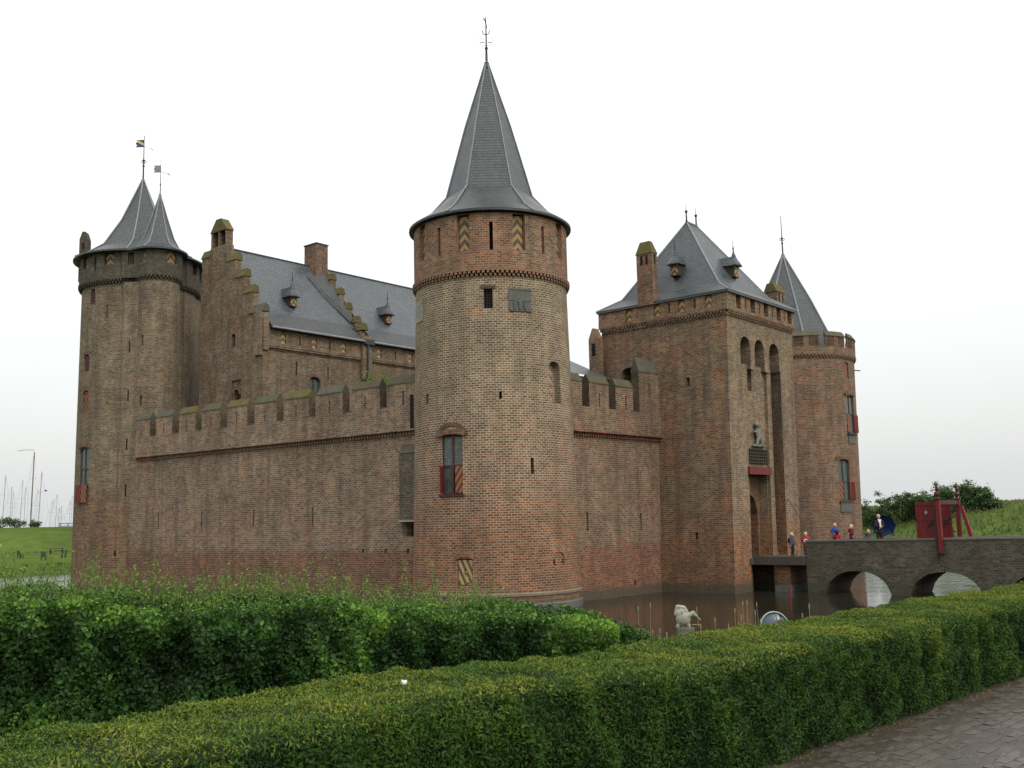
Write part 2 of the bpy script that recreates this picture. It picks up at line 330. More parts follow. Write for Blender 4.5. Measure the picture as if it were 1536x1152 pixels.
def spire(parent, rings, n, th0, mat, ribs=True, rib_r=.05, seg=48, c=(0, 0), name='roof', blend_from=0, rib_span=None, skirt_mat=None, kink=1):
    """rings: (radius, z, polygon blend 0..1) from the eave up"""
    mb = MB()
    def P(r, th, z, b):
        a = ((th - th0) % (2 * pi / n)) - pi / n; f = cos(pi / n) / cos(a); return (c[0] + r * ((1 - b) + b * f) * sin(th), c[1] - r * ((1 - b) + b * f) * cos(th), z)
    L = 0
    for j in range(len(rings) - 1):
        (r0, z0, b0), (r1, z1, b1) = rings[j], rings[j + 1]; dl = sqrt((r0 - r1) ** 2 + (z1 - z0) ** 2); sub = max(1, int(dl / .8))
        for q in range(sub):
            t0, t1 = q / sub, (q + 1) / sub
            A = [x + (y - x) * t0 for x, y in ((r0, r1), (z0, z1), (b0, b1))]; B = [x + (y - x) * t1 for x, y in ((r0, r1), (z0, z1), (b0, b1))]
            for i in range(seg):
                a, b = 2 * pi * i / seg + th0, 2 * pi * (i + 1) / seg + th0
                fc = (int(i // (seg / n)) + .5) * 2 * pi / n + th0
                mb.quad([P(A[0], a, A[1], A[2]), P(A[0], b, A[1], A[2]), P(B[0], b, B[1], B[2]), P(B[0], a, B[1], B[2])], 1 if (skirt_mat and j < kink) else 0,
                        [(A[0] * math.tan(a - fc) if A[2] > .4 else A[0] * a, L + dl * t0), (A[0] * math.tan(b - fc) if A[2] > .4 else A[0] * b, L + dl * t0), (B[0] * math.tan(b - fc) if A[2] > .4 else B[0] * b, L + dl * t1), (B[0] * math.tan(a - fc) if A[2] > .4 else B[0] * a, L + dl * t1)],
                        [('a', i % seg, round(A[1], 4), round(A[0], 4)), ('a', (i + 1) % seg, round(A[1], 4), round(A[0], 4)), ('a', (i + 1) % seg, round(B[1], 4), round(B[0], 4)), ('a', i % seg, round(B[1], 4), round(B[0], 4))])
        L += dl
    r, z, b = rings[0]
    mb.lathe([(r - .02, z + .01), (r, z - .10), (r - .12, z - .12), (r - .6, z - .02)], seg, c)
    rf = mb.build(name, [mat, skirt_mat or mat], parent, smooth=25)
    if ribs:
        for i in range(n):
            th = th0 + 2 * pi * i / n; R = MB(); pts = [P(r + .015, th, z + .02, b) for r, z, b in rings]
            R.path(pts, rib_r, 5); R.build('hip_flashing', 'lead', rf)
    return rf
def frieze(parent, P, s0, s1, z, n, ws, mat, dep=.12, h=.12, name='dentil_frieze', rows=2, slab=True, capmat=None):
    mb = MB(); st = (s1 - s0) / n
    def bx(a, b, c, d, e, f, m=0):
        mb.hexa([P(a, c, e), P(b, c, e), P(a, c, f), P(b, c, f), P(a, d, e), P(b, d, e), P(a, d, f), P(b, d, f)], m)
    for i in range(n):
        a = s0 + st * i
        bx(a, a + st * ws, z, z + h, -dep * .55, .05)
        if rows > 1: bx(a + st * .5, a + st * (.5 + ws), z + h * 1.02, z + 2 * h, -dep, .05)
    if slab:
        k = max(1, n // 3)
        for i in range(k): bx(s0 + (s1 - s0) * i / k, s0 + (s1 - s0) * (i + 1) / k, z + h * rows + .003, z + h * rows + .09, -dep - .02, .05, 1)
    return mb.build(name, [mat, capmat or mat], parent, stuff=True)
def onwall(o, th, R, z, c=(0, 0)):
    o.location = (c[0] + R * sin(radians(th)), c[1] - R * cos(radians(th)), z); o.rotation_euler = (0, 0, radians(th)); return o
def chevron(parent, w, h, mat='chev'):
    m = MB(); m.box(-w / 2, w / 2, 0, .05, 0, h); p = m.build('chevron_shutter', mat, parent)
    s = MB(); nb = 4
    for i in range(nb): s.hexa([(-w / 2 - .06 + (w + .12) * i / nb + .01, -.16, -.16), (-w / 2 - .06 + (w + .12) * (i + 1) / nb - .01, -.16, -.16), (-w / 2 - .06 + (w + .12) * i / nb + .01, .05, -.12), (-w / 2 - .06 + (w + .12) * (i + 1) / nb - .01, .05, -.12),
                            (-w / 2 - .06 + (w + .12) * i / nb + .01, -.16, -.10), (-w / 2 - .06 + (w + .12) * (i + 1) / nb - .01, -.16, -.10), (-w / 2 - .06 + (w + .12) * i / nb + .01, .05, .02), (-w / 2 - .06 + (w + .12) * (i + 1) / nb - .01, .05, .02)])
    s.build('sill', 'stoned', p); return p
def arch_bricks(parent, w, rise, z, mat, n=13, h=.24, proud=.03, name='brick_arch'):
    m = MB(); R = (w * w / 4 + rise * rise) / (2 * rise); cz = z + rise - R; a0 = math.asin(w / 2 / R)
    for i in range(n):
        a, b = -a0 * 1.12 + 2.24 * a0 * i / n, -a0 * 1.12 + 2.24 * a0 * (i + .86) / n
        f = lambda t, r, y: (r * sin(t), y, cz + r * cos(t))
        m.hexa([f(a, R, -proud), f(b, R, -proud), f(a, R, .06), f(b, R, .06), f(a, R + h, -proud), f(b, R + h, -proud), f(a, R + h, .06), f(b, R + h, .06)])
    return m.build(name, mat, parent)
def cross_window(parent, w, h, tr=.5, depth=.12, fmat='redbr', left=None, right=None, arch=.1, amat='brick_ch', open_l=None, open_r=None, sash=True):
    """frame (part) > pane, shutter, brick arch; origin bottom centre of the opening, -y outside"""
    t = .07; f = MB(); zt = h * tr
    for a, b, c, d in ((-w / 2, w / 2, 0, t), (-w / 2, w / 2, h - t, h), (-w / 2, -w / 2 + t, t, h - t), (w / 2 - t, w / 2, t, h - t), (-t / 2, t / 2, t, zt), (-t / 2, t / 2, zt + t, h - t), (-w / 2 + t, w / 2 - t, zt, zt + t)):
        f.box(a, b, depth, depth + .1, c, d)
    F = f.build('window', fmat, parent)
    for x0, x1 in ((-w / 2 + t, -t / 2), (t / 2, w / 2 - t)):
        g = MB(); g.box(x0, x1, depth + .05, depth + .07, zt + t, h - t); g.build('pane', 'glass', F)
        if not (x0 > 0 and right == 'closed') and not (x0 < 0 and left == 'closed'):
            g = MB(); g.box(x0, x1, depth + .06, depth + .08, t, zt); g.build('pane', 'glass', F)
    m = MB(); m.box(-w / 2 - .08, w / 2 + .08, -.08, depth, -.09, -.003); m.build('sill', fmat, F)
    if arch: arch_bricks(F, w + .1, arch, h - .02, amat)
    sw = w / 2 - t
    def sh(x, ang, mat):
        q = MB(); sw = (w / 2 - t) * (.8 if mat == 'dgr' else 1); q.box(0, sw, -.02, .02, 0, zt - t)
        for zz in (.12, zt - t - .2): q.box(.0, sw, -.035, -.021, zz, zz + .07)
        o = q.build('shutter', mat, F, loc=(x, depth - .03, t)); o.rotation_euler = (0, 0, radians(ang)); return o
    if left: sh(-w / 2 + t * .5, 0 if left == 'closed' else -open_l, 'dgr' if left == 'closed' else 'red')
    if right:
        o = sh(w / 2 - t * .5, 180 if right == 'closed' else 180 + open_r, 'dgr' if right == 'closed' else 'red')
    return F
def finial(parent, z0, z1, r=.05, kind='scroll', c=(0, 0), mat='iron'):
    m = MB(); H = z1 - z0
    m.lathe([(r * 3.2, z0 - .25), (r * 2, z0), (r * 2.6, z0 + .03), (r * 1.3, z0 + .12), (r, z0 + H * .3), (r * 1.8, z0 + H * .33), (r * .8, z0 + H * .37), (r * .45, z1)], 10, c)
    f = m.build('finial', mat, parent, smooth=60); s = MB()
    if kind == 'scroll':
        for sg in (-1, 1):
            for zz, rr in ((z0 + H * .42, .14), (z0 + H * .50, .17)):
                s = MB(); s.path([(c[0] + sg * (.04 + rr + rr * cos(a)), c[1], zz + rr * .8 * sin(a)) for a in np.linspace(-2.6, 2.2, 12)], .012, 4); s.build('scroll', mat, f)
            s = MB(); s.path([(c[0], c[1], z0 + H * .62), (c[0] + sg * .14, c[1], z0 + H * .64), (c[0] + sg * .2, c[1], z0 + H * .71)], .025, 5); s.build('arrow_arm', mat, f)
        v = MB(); pts = [(0.02, .70), (.06, .78), (.02, .9), (-.06, 1.0), (-.2, 1.05), (-.05, .93), (-.02, .8)]
        v.prism([(c[0] + x, z0 + H * (.72 + (q - .7) * .8)) for x, q in pts], c[1] - .01, c[1] + .01, 'y'); v.build('weather_vane', mat, f)
    if kind == 'knot':
        for a in range(4):
            t = a * pi / 2; s.path([(c[0] + cos(t) * q, c[1] + sin(t) * q, z0 + H * .42 + w) for q, w in ((.03, -.12), (.17, -.06), (.2, .05), (.1, .1), (.03, .05))], .02, 5)
        s.lathe([(.0, z0 + H * .42 + .22), (.09, z0 + H * .42 + .14), (.09, z0 + H * .42 + .06), (0, z0 + H * .42)], 8, c); s.build('ornament', mat, f)
    return f
def dormer(parent, w, h, depth, loc, deg, roofh=1.0, mat='slate'):
    b = MB(); b.box(-w / 2, w / 2, 0, depth, 0, h, 0)
    d = b.build('dormer', 'oak', parent, loc=loc, rz=radians(deg))
    c = MB(); c.box(-w / 2 + .05, w / 2 - .05, -.03, -.003, .06, h - .05); c.build('chevron_shutter', 'chevw', d)
    r = MB(); o = .14; e = (-w / 2 - o, w / 2 + o, -.2); ap = (0, w / 2 + .0, h + roofh)
    ft = [(-w / 2 - o, -.2), (-w * .2, -.32), (w * .2, -.32), (w / 2 + o, -.2), (w / 2 + o, .35), (-w / 2 - o, .35)]
    for i in range(len(ft)):
        p, q = ft[i], ft[(i + 1) % len(ft)]; mid = .45
        a1 = (p[0] * mid, .12 + (p[1] - .12) * mid, h + roofh * .42); b1 = (q[0] * mid, .12 + (q[1] - .12) * mid, h + roofh * .42)
        r.quad([(p[0], p[1], h), (q[0], q[1], h), b1, a1]); r.f.append([r.vert(a1), r.vert(b1), r.vert((0, .12, h + roofh))]); r.m.append(0); r.u.append(None)
    r.prism([(-w / 2 - o + .03, h - .01), (w / 2 + o - .03, h - .01), (0, h + roofh * .62)], .3, depth, 'y')
    r.prism([(x, y) for x, y in ft], h - .05, h - .002, 'z'); r.build('dormer_roof', mat, d)
    f = MB(); f.lathe([(.045, h + roofh - .1), (.03, h + roofh + .05), (.06, h + roofh + .12), (.02, h + roofh + .18), (.012, h + roofh + .55)], 6, (0, .12)); f.build('finial', 'iron', d)
    return d
def coping(parent, prof, a0, a1, ax, mat, name='coping', warp=None):
    m = MB(); m.prism(prof, a0, a1, ax); return m.build(name, mat, parent, warp=warp)

# ------------------------------------------------------------ ground, water
def hfun(x, y):
    s = -(x - 1.67) * .685 + (y - 7.03) * .728
    r = np.hypot(x, y - 76)
    sm = lambda t: np.clip(t, 0, 1) ** 2 * (3 - 2 * np.clip(t, 0, 1))
    near = 2.35 - 4.0 * sm((s - 1.9) / 6.5)
    wz = .12 * np.sin(x * .21 + 1) + .1 * np.sin(x * .09 + y * .05)
    dR = -1.5 + 2.5 * sm((r - 49) / 4) + 3.9 * sm((r - 54) / 15) + wz * 1.5 * sm((r - 60) / 8) - 3.0 * sm((r - 90) / 40)
    dL = -1.5 + 2.3 * sm((r - 50) / 3.5) + 3.0 * sm((r - 118) / 14) + 1.25 * sm((r - 132) / 20) - 3.5 * sm((r - 165) / 30)
    f = dL + (dR - dL) * sm((x + 15) / 40)
    far = np.where(r > 49, f, -1.5)
    t = sm((s - 4) / 8)
    out = np.where(s < 14, near * (1 - t) + np.maximum(far, -1.5) * t, far)
    return np.where(r > 260, np.minimum(out, 1.2), out)
az = np.concatenate([np.linspace(-180, -36, 24, endpoint=False), np.linspace(-36, 36, 240), np.linspace(36, 180, 25)[1:]])
rr = np.concatenate([[0.0], np.geomspace(.8, 3500, 260)])
A, R_ = np.meshgrid(np.radians(az), rr); X = R_ * np.sin(A); Y = R_ * np.cos(A); Z = hfun(X, Y)
def gridmesh(name, X, Y, Z, mat, kind='structure'):
    h, w = X.shape; me = bpy.data.meshes.new(name)
    idx = np.arange(h * w).reshape(h, w); q = np.stack([idx[:-1, :-1], idx[1:, :-1], idx[1:, 1:], idx[:-1, 1:]], -1).reshape(-1, 4)
    me.from_pydata(np.stack([X, Y, Z], -1).reshape(-1, 3).tolist(), [], q[:, ::-1].tolist()); me.shade_smooth(); me.materials.append(mat)
    o = bpy.data.objects.new(name, me); COL.objects.link(o); o['kind'] = kind; return o
k = NT('grass_ground'); o = k.n('TexCoord').outputs['Object']
n1 = k.noise(o, .05, 6, .6); n2 = k.noise(k.scale(o, (1, .35, 2)), .6, 8, .7); n3 = k.noise(o, 4, 4)
c = k.mix(k.rng(n1, .35, .65), (.058, .090, .022), (.090, .132, .032)); c = k.mix(k.rng(n2, .4, .75, 0, .65), c, (.036, .058, .018)); c = k.mix(k.rng(n3, .5, .8, 0, .5), c, (.085, .10, .03))
k.col(c); k.r(1.); k.b.inputs['Specular IOR Level'].default_value = 0; k.bump(k.math('ADD', n2, n3), .6, .15); M['grass'] = k.m
gridmesh('ground', X, Y, Z, M['grass'])
k = NT('moat_water'); o = k.n('TexCoord').outputs['Object']
k.b.inputs['Base Color'].default_value = (.020, .020, .014, 1); k.b.inputs['Roughness'].default_value = .09; k.b.inputs['IOR'].default_value = 1.33; k.b.inputs['Specular IOR Level'].default_value = .36
w1 = k.noise(k.scale(o, (.7, 1.6, 1)), 1.1, 3, .5); w2 = k.noise(k.scale(o, (1, 1.5, 1)), 6, 3, .6)
msk = k.rng(k.noise(o, .05, 3), .4, .6, .35, 1.)
sp = k.n('SeparateXYZ'); k.l(o, sp.inputs[0]); msk = k.math('MULTIPLY', msk, k.rng(sp.outputs[1], 50, 66, 1, 5))
k.bump(k.math('MULTIPLY', k.math('ADD', w1, k.math('MULTIPLY', w2, .06)), msk), .2, .08); M['water'] = k.m
m = MB(); m.quad([(-140, 8, 0), (140, 8, 0), (140, 160, 0), (-140, 160, 0)]); w = m.build('moat_water', 'water'); w['kind'] = 'structure'

# ------------------------------------------------------------ centre tower
def Rc(z): return 4.08 - (z + .5) * .0185
T = thing('corner_tower', 'tall round brick corner tower with pointed grey slate spire, in the middle of the castle', 'tower', (-.94, 50.29, 0))
mb = MB(); us = 3.95 * pi / 180
relief(mb, -180, 180, -1.2, 15.42, cyl(Rc), [(-4.4, 2.0, 13.85, 14.8, .25, 1), (13.4, 30.1, 13.72, 14.83, .04, 0), (-72.6, -59.3, 13.72, 14.8, .04, 0), (5.1, 6.9, 9.61, 9.95, .4, 1), (-54.5, -51, 9.65, 10.09, .4, 1),
    (44.5, 56.5, 9.5, 11.5, .32, 0, .25), (-37.5, -20.7, 5.27, 8.04, .3, 1), (25.7, 28.2, 6.15, 6.9, .5, 1), (40.6, 53, 2.05, 2.6, .05, 0, .4), (41.5, 43.3, 2.0, 2.28, .4, 1), (50, 52, 2.0, 2.28, .4, 1), (-24.8, -14.6, 1.22, 2.4, .18, 1)], 5, us)
mb.build('wall', ['brick_c', 'dark'], T, smooth=35)
m = MB(); m.lathe([(Rc(.75) + .01, .70), (Rc(.75) + .07, .70), (Rc(.75) + .07, .80), (Rc(.8) + .01, .84)], 72); m.build('cornice_ring', plain('worn_ring', (.20, .165, .125), .9, .4, 3, bump=.4), T, smooth=30)
m = MB(); m.lathe([(4.14, -1), (4.14, .30), (4.08, .36), (3.9, .37)], 72); m.build('plinth', 'stoned', T, smooth=30)
P = cyl(lambda z: 3.86); ops = []
for i in range(9):
    th = -18 + i * 40 - 0.2
    for t in (th - 360, th):
        if -176 < t < 176: ops.append((t - 4.6, t + 4.6, 16.66, 18.42, .42, 1))
    sl = th + 20
    for t in (sl - 360, sl):
        if -176 < t < 176: ops.append((t - 1.25, t + 1.25, 16.65, 18.0, .42, 1))
mb = MB(); relief(mb, -180, 180, 15.74, 18.45, P, ops, 5, us); mb.build('parapet', ['brick_top', 'dark'], T, smooth=35)
frieze(T, cyl(lambda z: 3.80), -180, 180, 15.40, 110, .55, 'brick_top', .14, .13)
for i in range(9):
    th = -18.2 + i * 40
    c = chevron(T, .50, 1.66); onwall(c, th, 3.66, 16.70)
spire(T, [(4.1, 18.62, 0), (3.35, 19.15, .15), (2.18, 20.42, 1), (1.78, 21.9, 1), (1.15, 24.2, 1), (.36, 26.7, 1), (.13, 27.45, 1), (.05, 27.7, 1)], 6, radians(-30 + 1), 'slate', rib_r=.036, skirt_mat='slate_sk', kink=2)
finial(T, 27.6, 30.2, .055)
F = cross_window(T, 1.16, 2.7, .48, .14, left='open', open_l=72, right='closed'); onwall(F, -29.1, Rc(6.6), 5.3)
arch_bricks(F, 1.3, .42, 2.72, 'brick_old', 15, .2, .002, 'relieving_arch')
w = MB()
w.box(-.22, .22, .18, .22, 0, .04); w.box(-.22, .22, .18, .22, .9, .94)
for i in range(4): w.box(-.2 + i * .13, -.18 + i * .13, .14, .16, 0, .94)
for i in range(6): w.box(-.22, .22, .165, .18, .12 + i * .14, .135 + i * .14)
w = w.build('barred_window', 'iron', T); onwall(w, -1.2, Rc(14.3), 13.85)
s = MB(); [s.box(-.36 + i * .082, -.31 + i * .082, -.03, .05, 0, .15) for i in range(9)]; s.build('brick_lintel', 'brick_top', w, loc=(0, 0, .97))
s = MB(); s.box(-.56, .56, -.03, .05, 0, 1.1)
for z in (0.02, .5, 1.02): s.box(-.53, .53, -.05, -.031, z, z + .05)
for x, h in ((-.3, .5), (-.05, .62), (.22, .4)): s.lathe([(.0, .1), (.06, .1), (.09, .1 + h * .6), (.05, .1 + h * .7), (.06, .1 + h * .9), (0, .1 + h)], 6, (x, -.04))
s = s.build('relief_slab', 'stoned', T); onwall(s, 21.8, Rc(14.3), 13.72)
s = MB(); s.box(-.42, .42, -.03, .05, 0, 1.06); s.box(-.03, .03, -.045, -.031, .2, .85); s.box(-.25, .25, -.045, -.031, .5, .56); s = s.build('stone_plaque', 'stone', T); onwall(s, -66, Rc(14.3), 13.73)
s = MB(); s.box(-.4, -.02, .20, .25, 0, 1.75); s = s.build('striped_shutter', 'dgp', T); onwall(s, 50.5, Rc(10.5), 9.52)
s = MB(); s.box(-.33, .33, .06, .11, 0, 1.1); s = s.build('striped_shutter', 'dgy', T); onwall(s, -19.7, Rc(1.8), 1.25)
h = MB(); h.box(-.02, .02, .03, .06, .45, .75); h.build('latch', 'iron', s); h = MB(); h.box(.1, .16, .03, .06, .05, .12); h.build('hinge', 'iron', s); arch_bricks(s, .75, .08, 1.14, 'brick_c', 11, .25, .02)

# ------------------------------------------------------------ long curtain wall (left)
G_ = 'crenellated curtain walls of the castle'
L = thing('curtain_wall', 'long brick curtain wall with ten mossy-capped merlons, left of the middle tower', 'wall', (-5.066, 50.633, 0), 52, G_)
slL = [21.77, 17.28, 12.38, 7.36]
mb = MB(); block(mb, -.9, 25.2, -1.2, 8.42, fx(0), 1.3, [(y - .07, y + .07, 4.06, 5.03, .5, 1) for y in slL] + [(y - .09, y + .09, 2.6, 2.8, .4, 1) for y in (3.5, 1.86, .3)] + [(-.3, .42, 3.4, 4.2, .45, 1)])
mb.build('wall', ['brick_L', 'dark'], L)
mb = MB(); block(mb, -.9, 24.33, 8.68, 9.9, fx(-.14), .65); mb.box(.52, 1.3, -.9, 24.3, 8.43, 8.9); mb.build('parapet', ['brick_L', 'dark'], L)
frieze(L, fx(0), -.9, 24.3, 8.40, 118, .45, 'brick_top', .26, .2, rows=1, slab=True, capmat='brick_L')
ed = [-.9, 1.59, 2.01, 4.18, 4.78, 6.93, 7.49, 9.61, 10.20, 12.28, 12.82, 14.83, 15.39, 17.31, 17.81, 19.62, 20.24, 22.14, 22.68, 24.33]
sl = [.41, 3.15, 5.89, 8.6, 11.28, 13.85, 16.35, 18.82, 21.23, 23.63]
caps = ['moss', 'moss', 'mossg', 'mossy', 'moss', 'mossy', 'moss', 'mossy', 'mossg', 'mossg']
for i in range(10):
    a, b = ed[2 * i] + (.07 if i else 0), ed[2 * i + 1] - .07; mb = MB(); y = sl[i]
    block(mb, a, b, 9.903, 11.0, fx(-.14), .5, [(y - .055, y + .055, 9.93, 10.64, .35, 1)], 2)
    mm = mb.build('merlon', ['brick_L', 'dark', 'brick_side'], L)
    coping(mm, [(-.165, 11.003), (.38, 11.003), (.38, 11.06), (.13, 11.45), (.06, 11.45), (-.165, 11.06)], a, b, 'y', caps[i])
    if i < 9:
        s = MB(); s.box(-.165, .4, b + .08, ed[2 * i + 2] + .06, 9.903, 9.95); s.build('crenel_sill', 'mossg', L)
m = MB(); m.hexa([(-.42, -.5, 3.95), (-.42, .74, 3.95), (0.003, -.5, 3.95), (0.003, .74, 3.95), (-.42, -.5, 7.5), (-.42, .74, 7.5), (0.003, -.5, 7.5), (0.003, .74, 7.5)]) if 0 else m.box(-.22, -.003, -.5, .64, 4.22, 7.5)
g = m.build('privy_chute', brick('brick_chute', (.155, .125, .085), (.11, .09, .065), (.22, .20, .155), (.10, .085, .06), stain=.6, moss=.1, patch=0), L)
m = MB(); m.prism([(-.27, 7.503), (-.003, 7.503), (-.003, 7.95)], -.5, .66, 'y'); m.build('coping', 'mossg', g)
m = MB(); m.box(-.27, -.003, -.5, .68, 4.12, 4.217); m.build('stone_shelf', 'stone', g)
m = MB(); m.prism([(-.22, 4.117), (-.003, 4.117), (-.003, 3.4)], .5, .62, 'y'); m.build('corbel', 'brick_L', g)
m = MB(); m.box(-.17, -.143, -.3, -.08, 8.7, 10.4); m.build('dark_recess_strip', 'dark', L)  # near-black strip on the parapet face, painting the shade of a narrow recess

# ------------------------------------------------------------ short curtain wall (right)
Rw = thing('curtain_wall', 'short brick curtain wall with red dentil band between middle tower and gatehouse', 'wall', (3.243, 51.86, 0), 47.8, G_)
mb = MB(); block(mb, -2.2, 8.4, -1.2, 8.3, fy(0), 1.3, [(.58, .72, 3.46, 4.42, .5, 1), (5.26, 5.40, 3.36, 4.33, .5, 1), (4.5, 4.68, .5, .75, .4, 1)]); mb.build('wall', ['brick_R', 'dark'], Rw)
mb = MB(); block(mb, -2.2, 8.3, 8.56, 9.82, fy(-.14), .65); mb.build('parapet', ['brick_R', 'dark'], Rw)
frieze(Rw, fy(0), -2.2, 8.3, 8.28, 50, .45, 'brick_red', .26, .2, rows=1, slab=True, capmat='brick_red')
for a, b, sx_, ct, cl_ in ((-2.2, .36, -.5, 0, 'moss'), (.96, 2.65, 1.82, 0, 'moss'), (3.24, 4.83, 4.15, 0, 'moss'), (5.42, 7.35, 6.4, 1.0, 'mossg')):
    mb = MB(); zt = 11.08 + ct
    block(mb, a, b, 9.823, zt, fy(-.14), .5, [(sx_ - .05, sx_ + .05, 9.86 + ct * .85, 10.62 + ct * .85, .35, 1)], 2); mm = mb.build('merlon', ['brick_R', 'dark', 'brick_side'], Rw)
    coping(mm, [(-.165, zt + .003), (.38, zt + .003), (.38, zt + .06), (.13, zt + .45 + ct * .35), (.06, zt + .45 + ct * .35), (-.165, zt + .06)], a, b, 'x', cl_)
m = MB(); m.box(-.05, 0.05, -.4, 0, 0, .3); 
m = MB(); m.box(7.36, 8.3, -.1, .6, 9.823, 12.1); m.build('wall_end', 'brick_R', Rw)

# ------------------------------------------------------------ left tower with stair turret
def Rl(z): return 3.86 - z * .004
LT = thing('corner_tower', 'broad round brick tower at far left with two slate spires and flag vanes', 'tower', (-26., 70.15, 0))
mb = MB(); us = 3.8 * pi / 180
relief(mb, -180, 180, -1.2, 20.38, cyl(Rl), [(-35.5, -27.5, 19.1, 20.15, .3, 1, .2), (-44, -33, 14.55, 15.75, .3, 1, .2), (-43, -32, 11.8, 13.3, .3, 1, .2), (-44.5, -28, 7.0, 9.5, .3, 1, .25), (2.7, 6.0, 2.4, 2.75, .4, 1), (-13, -11.6, 18.0, 18.9, .4, 1)], 5, us)
mb.build('wall', ['brick_LT', 'dark'], LT, smooth=35)
ops = [(t - 5, t + 5, 21.62, 22.42, .35, 1) for t in (-74, -42, -10, 54, 84)] + [(t - 1.2, t + 1.2, 21.3, 22.2, .35, 1) for t in (-58, -26, 70)]
mb = MB(); relief(mb, -180, 180, 20.62, 22.5, cyl(lambda z: 3.98), ops, 5, us); mb.build('parapet', ['brick_LTd', 'dark'], LT, smooth=35)
frieze(LT, cyl(lambda z: 3.86), -180, 180, 20.35, 110, .55, 'brick_LTd', .16, .13)
for t in (-42, -10, 54): onwall(chevron(LT, .55, .72), t, 3.80, 21.64)
spire(LT, [(4.42, 22.55, 0), (3.6, 22.95, .2), (2.55, 23.7, 1), (1.4, 25.6, 1), (.12, 28.6, 1), (.05, 28.8, 1)], 6, radians(8), 'slate', rib_r=.05, skirt_mat='slate_sk', kink=1)
f = finial(LT, 28.7, 32.1, .05, 'knot')
kf = NT('vane_paint'); oo = kf.n('TexCoord').outputs['Object']; s_ = kf.n('SeparateXYZ'); kf.l(oo, s_.inputs[0])
dg = kf.math('ADD', s_.outputs[0], kf.math('MULTIPLY', s_.outputs[2], 1.6)); kf.col(kf.mix(kf.math('GREATER_THAN', dg, -.02), kf.mix(kf.math('LESS_THAN', dg, -.3), (.55, .42, .22), (.03, .04, .12)), (.04, .04, .09)))
def vane(parent, loc, mat, w=.62, h=.55):
    m = MB(); m.prism([(-w, h / 2), (0, h / 2), (0, -h / 2), (-w, -h / 2), (-w * .8, -h * .25), (-w, 0), (-w * .8, h * .25)], -.012, .012, 'y')
    m.tube((0, 0, -h * .35), (.65, 0, -h * .85), .015); m.tube((.5, 0, -h * .6), (.62, 0, -h * .95), .03); return m.build('weather_vane', mat, parent, loc=loc)
vane(f, (0, 0, 31.5), kf.m)
for th, z, h, sh in ((-31.5, 19.1, .95, 'iron'), (-38.5, 14.57, 1.1, 'redbr'), (-37.5, 11.82, 1.4, 'dgr')):
    m = MB(); m.box(-.28, .28, .1, .15, 0, h); [m.box(-.02, .02, .07, .099, .05, h - .1)]; m.box(-.28, .28, .07, .099, h * .5, h * .5 + .04)
    w = m.build('window', 'redbr' if sh == 'iron' else sh, LT); onwall(w, th, Rl(z), z); arch_bricks(w, .62, .1, h + .08, 'brick_ch', 9, .18, .01)
F = cross_window(LT, 1.05, 2.45, .42, .1, fmat='wood', left=None, right=None, sash=True); onwall(F, -36.3, Rl(8), 7.02)
for x, mt in ((-.62, 'red'), (.02, 'dgr')):
    m = MB(); m.box(x, x + .6, -.16, -.12, -1.15, .02); m.build('shutter', mt, F)
cc = (2.28, -2.95)   # stair turret centre, relative to the tower
mb = MB(); relief(mb, -100, 120, 7, 20.5, lambda s, z, d: (cc[0] + (1.42 - d) * sin(radians(s)), cc[1] - (1.42 - d) * cos(radians(s)), z), [(-22, -16, 12, 12.7, .3, 1), (-22, -16, 16, 16.7, .3, 1)], 8, .026)
mb.build('stair_turret', ['brick_LT', 'dark'], LT, smooth=30)
mb = MB(); relief(mb, -110, 130, 20.72, 22.5, lambda s, z, d: (cc[0] + (1.56 - d) * sin(radians(s)), cc[1] - (1.56 - d) * cos(radians(s)), z), [(-42, -12, 21.6, 22.4, .25, 1), (38, 68, 21.6, 22.4, .25, 1)], 8, .028)
mb.build('turret_parapet', ['brick_LTd', 'dark'], LT, smooth=30)
frieze(LT, lambda s, z, d: (cc[0] + (1.42 - d) * sin(radians(s)), cc[1] - (1.42 - d) * cos(radians(s)), z), -100, 130, 20.45, 24, .55, 'brick_LTd', .16, .13)
for t in (-27, 53): onwall(chevron(LT, .62, .75), t, 1.40, 21.62, cc)
rf = spire(LT, [(1.9, 22.56, 0), (1.3, 22.95, .6), (.95, 23.6, 1), (.5, 25., 1), (.06, 26.5, 1), (.03, 26.7, 1)], 6, radians(-10), 'slate', rib_r=.04, c=cc, name='turret_roof')
f2 = finial(LT, 26.5, 29.2, .03, 'none', cc); vane(f2, (cc[0], cc[1], 28.5), 'lead', .5, .5)
# angular mass joining tower, turret and wall end, with loopholes
mb = MB(); block(mb, 1.2, 3.6, -1, 20.4, lambda s, z, d: (-.55 + s * .62 + d * .79, -4.35 + s * .35 + (s - 1.2) * .35 + d * .61, z), 2.2, [(1.5, 1.62, z, z + .75, .4, 1) for z in (6.1, 9.1, 12.4, 15.6)]) if 0 else None
J = MB(); Pj = lambda s, z, d: (.35 + s * cos(radians(32)), -3.95 + s * sin(radians(32)) * -.15 + d, z)
block(J, 0, 2.6, -1, 20.38, Pj, 2.4, [(.55, .67, z, z + .75, .4, 1) for z in (6.2, 9.2, 12.4, 15.6)]); J.build('turret_base', ['brick_LT', 'dark'], LT)
J = MB(); block(J, -.1, 2.7, 20.62, 22.48, lambda s, z, d: (.35 + s * cos(radians(32)), -4.12 + s * sin(radians(32)) * -.15 + d, z), 2.0, [(.35, .85, 21.5, 22.35, .3, 1)]); J.build('turret_base_parapet', ['brick_LTd', 'dark'], LT)
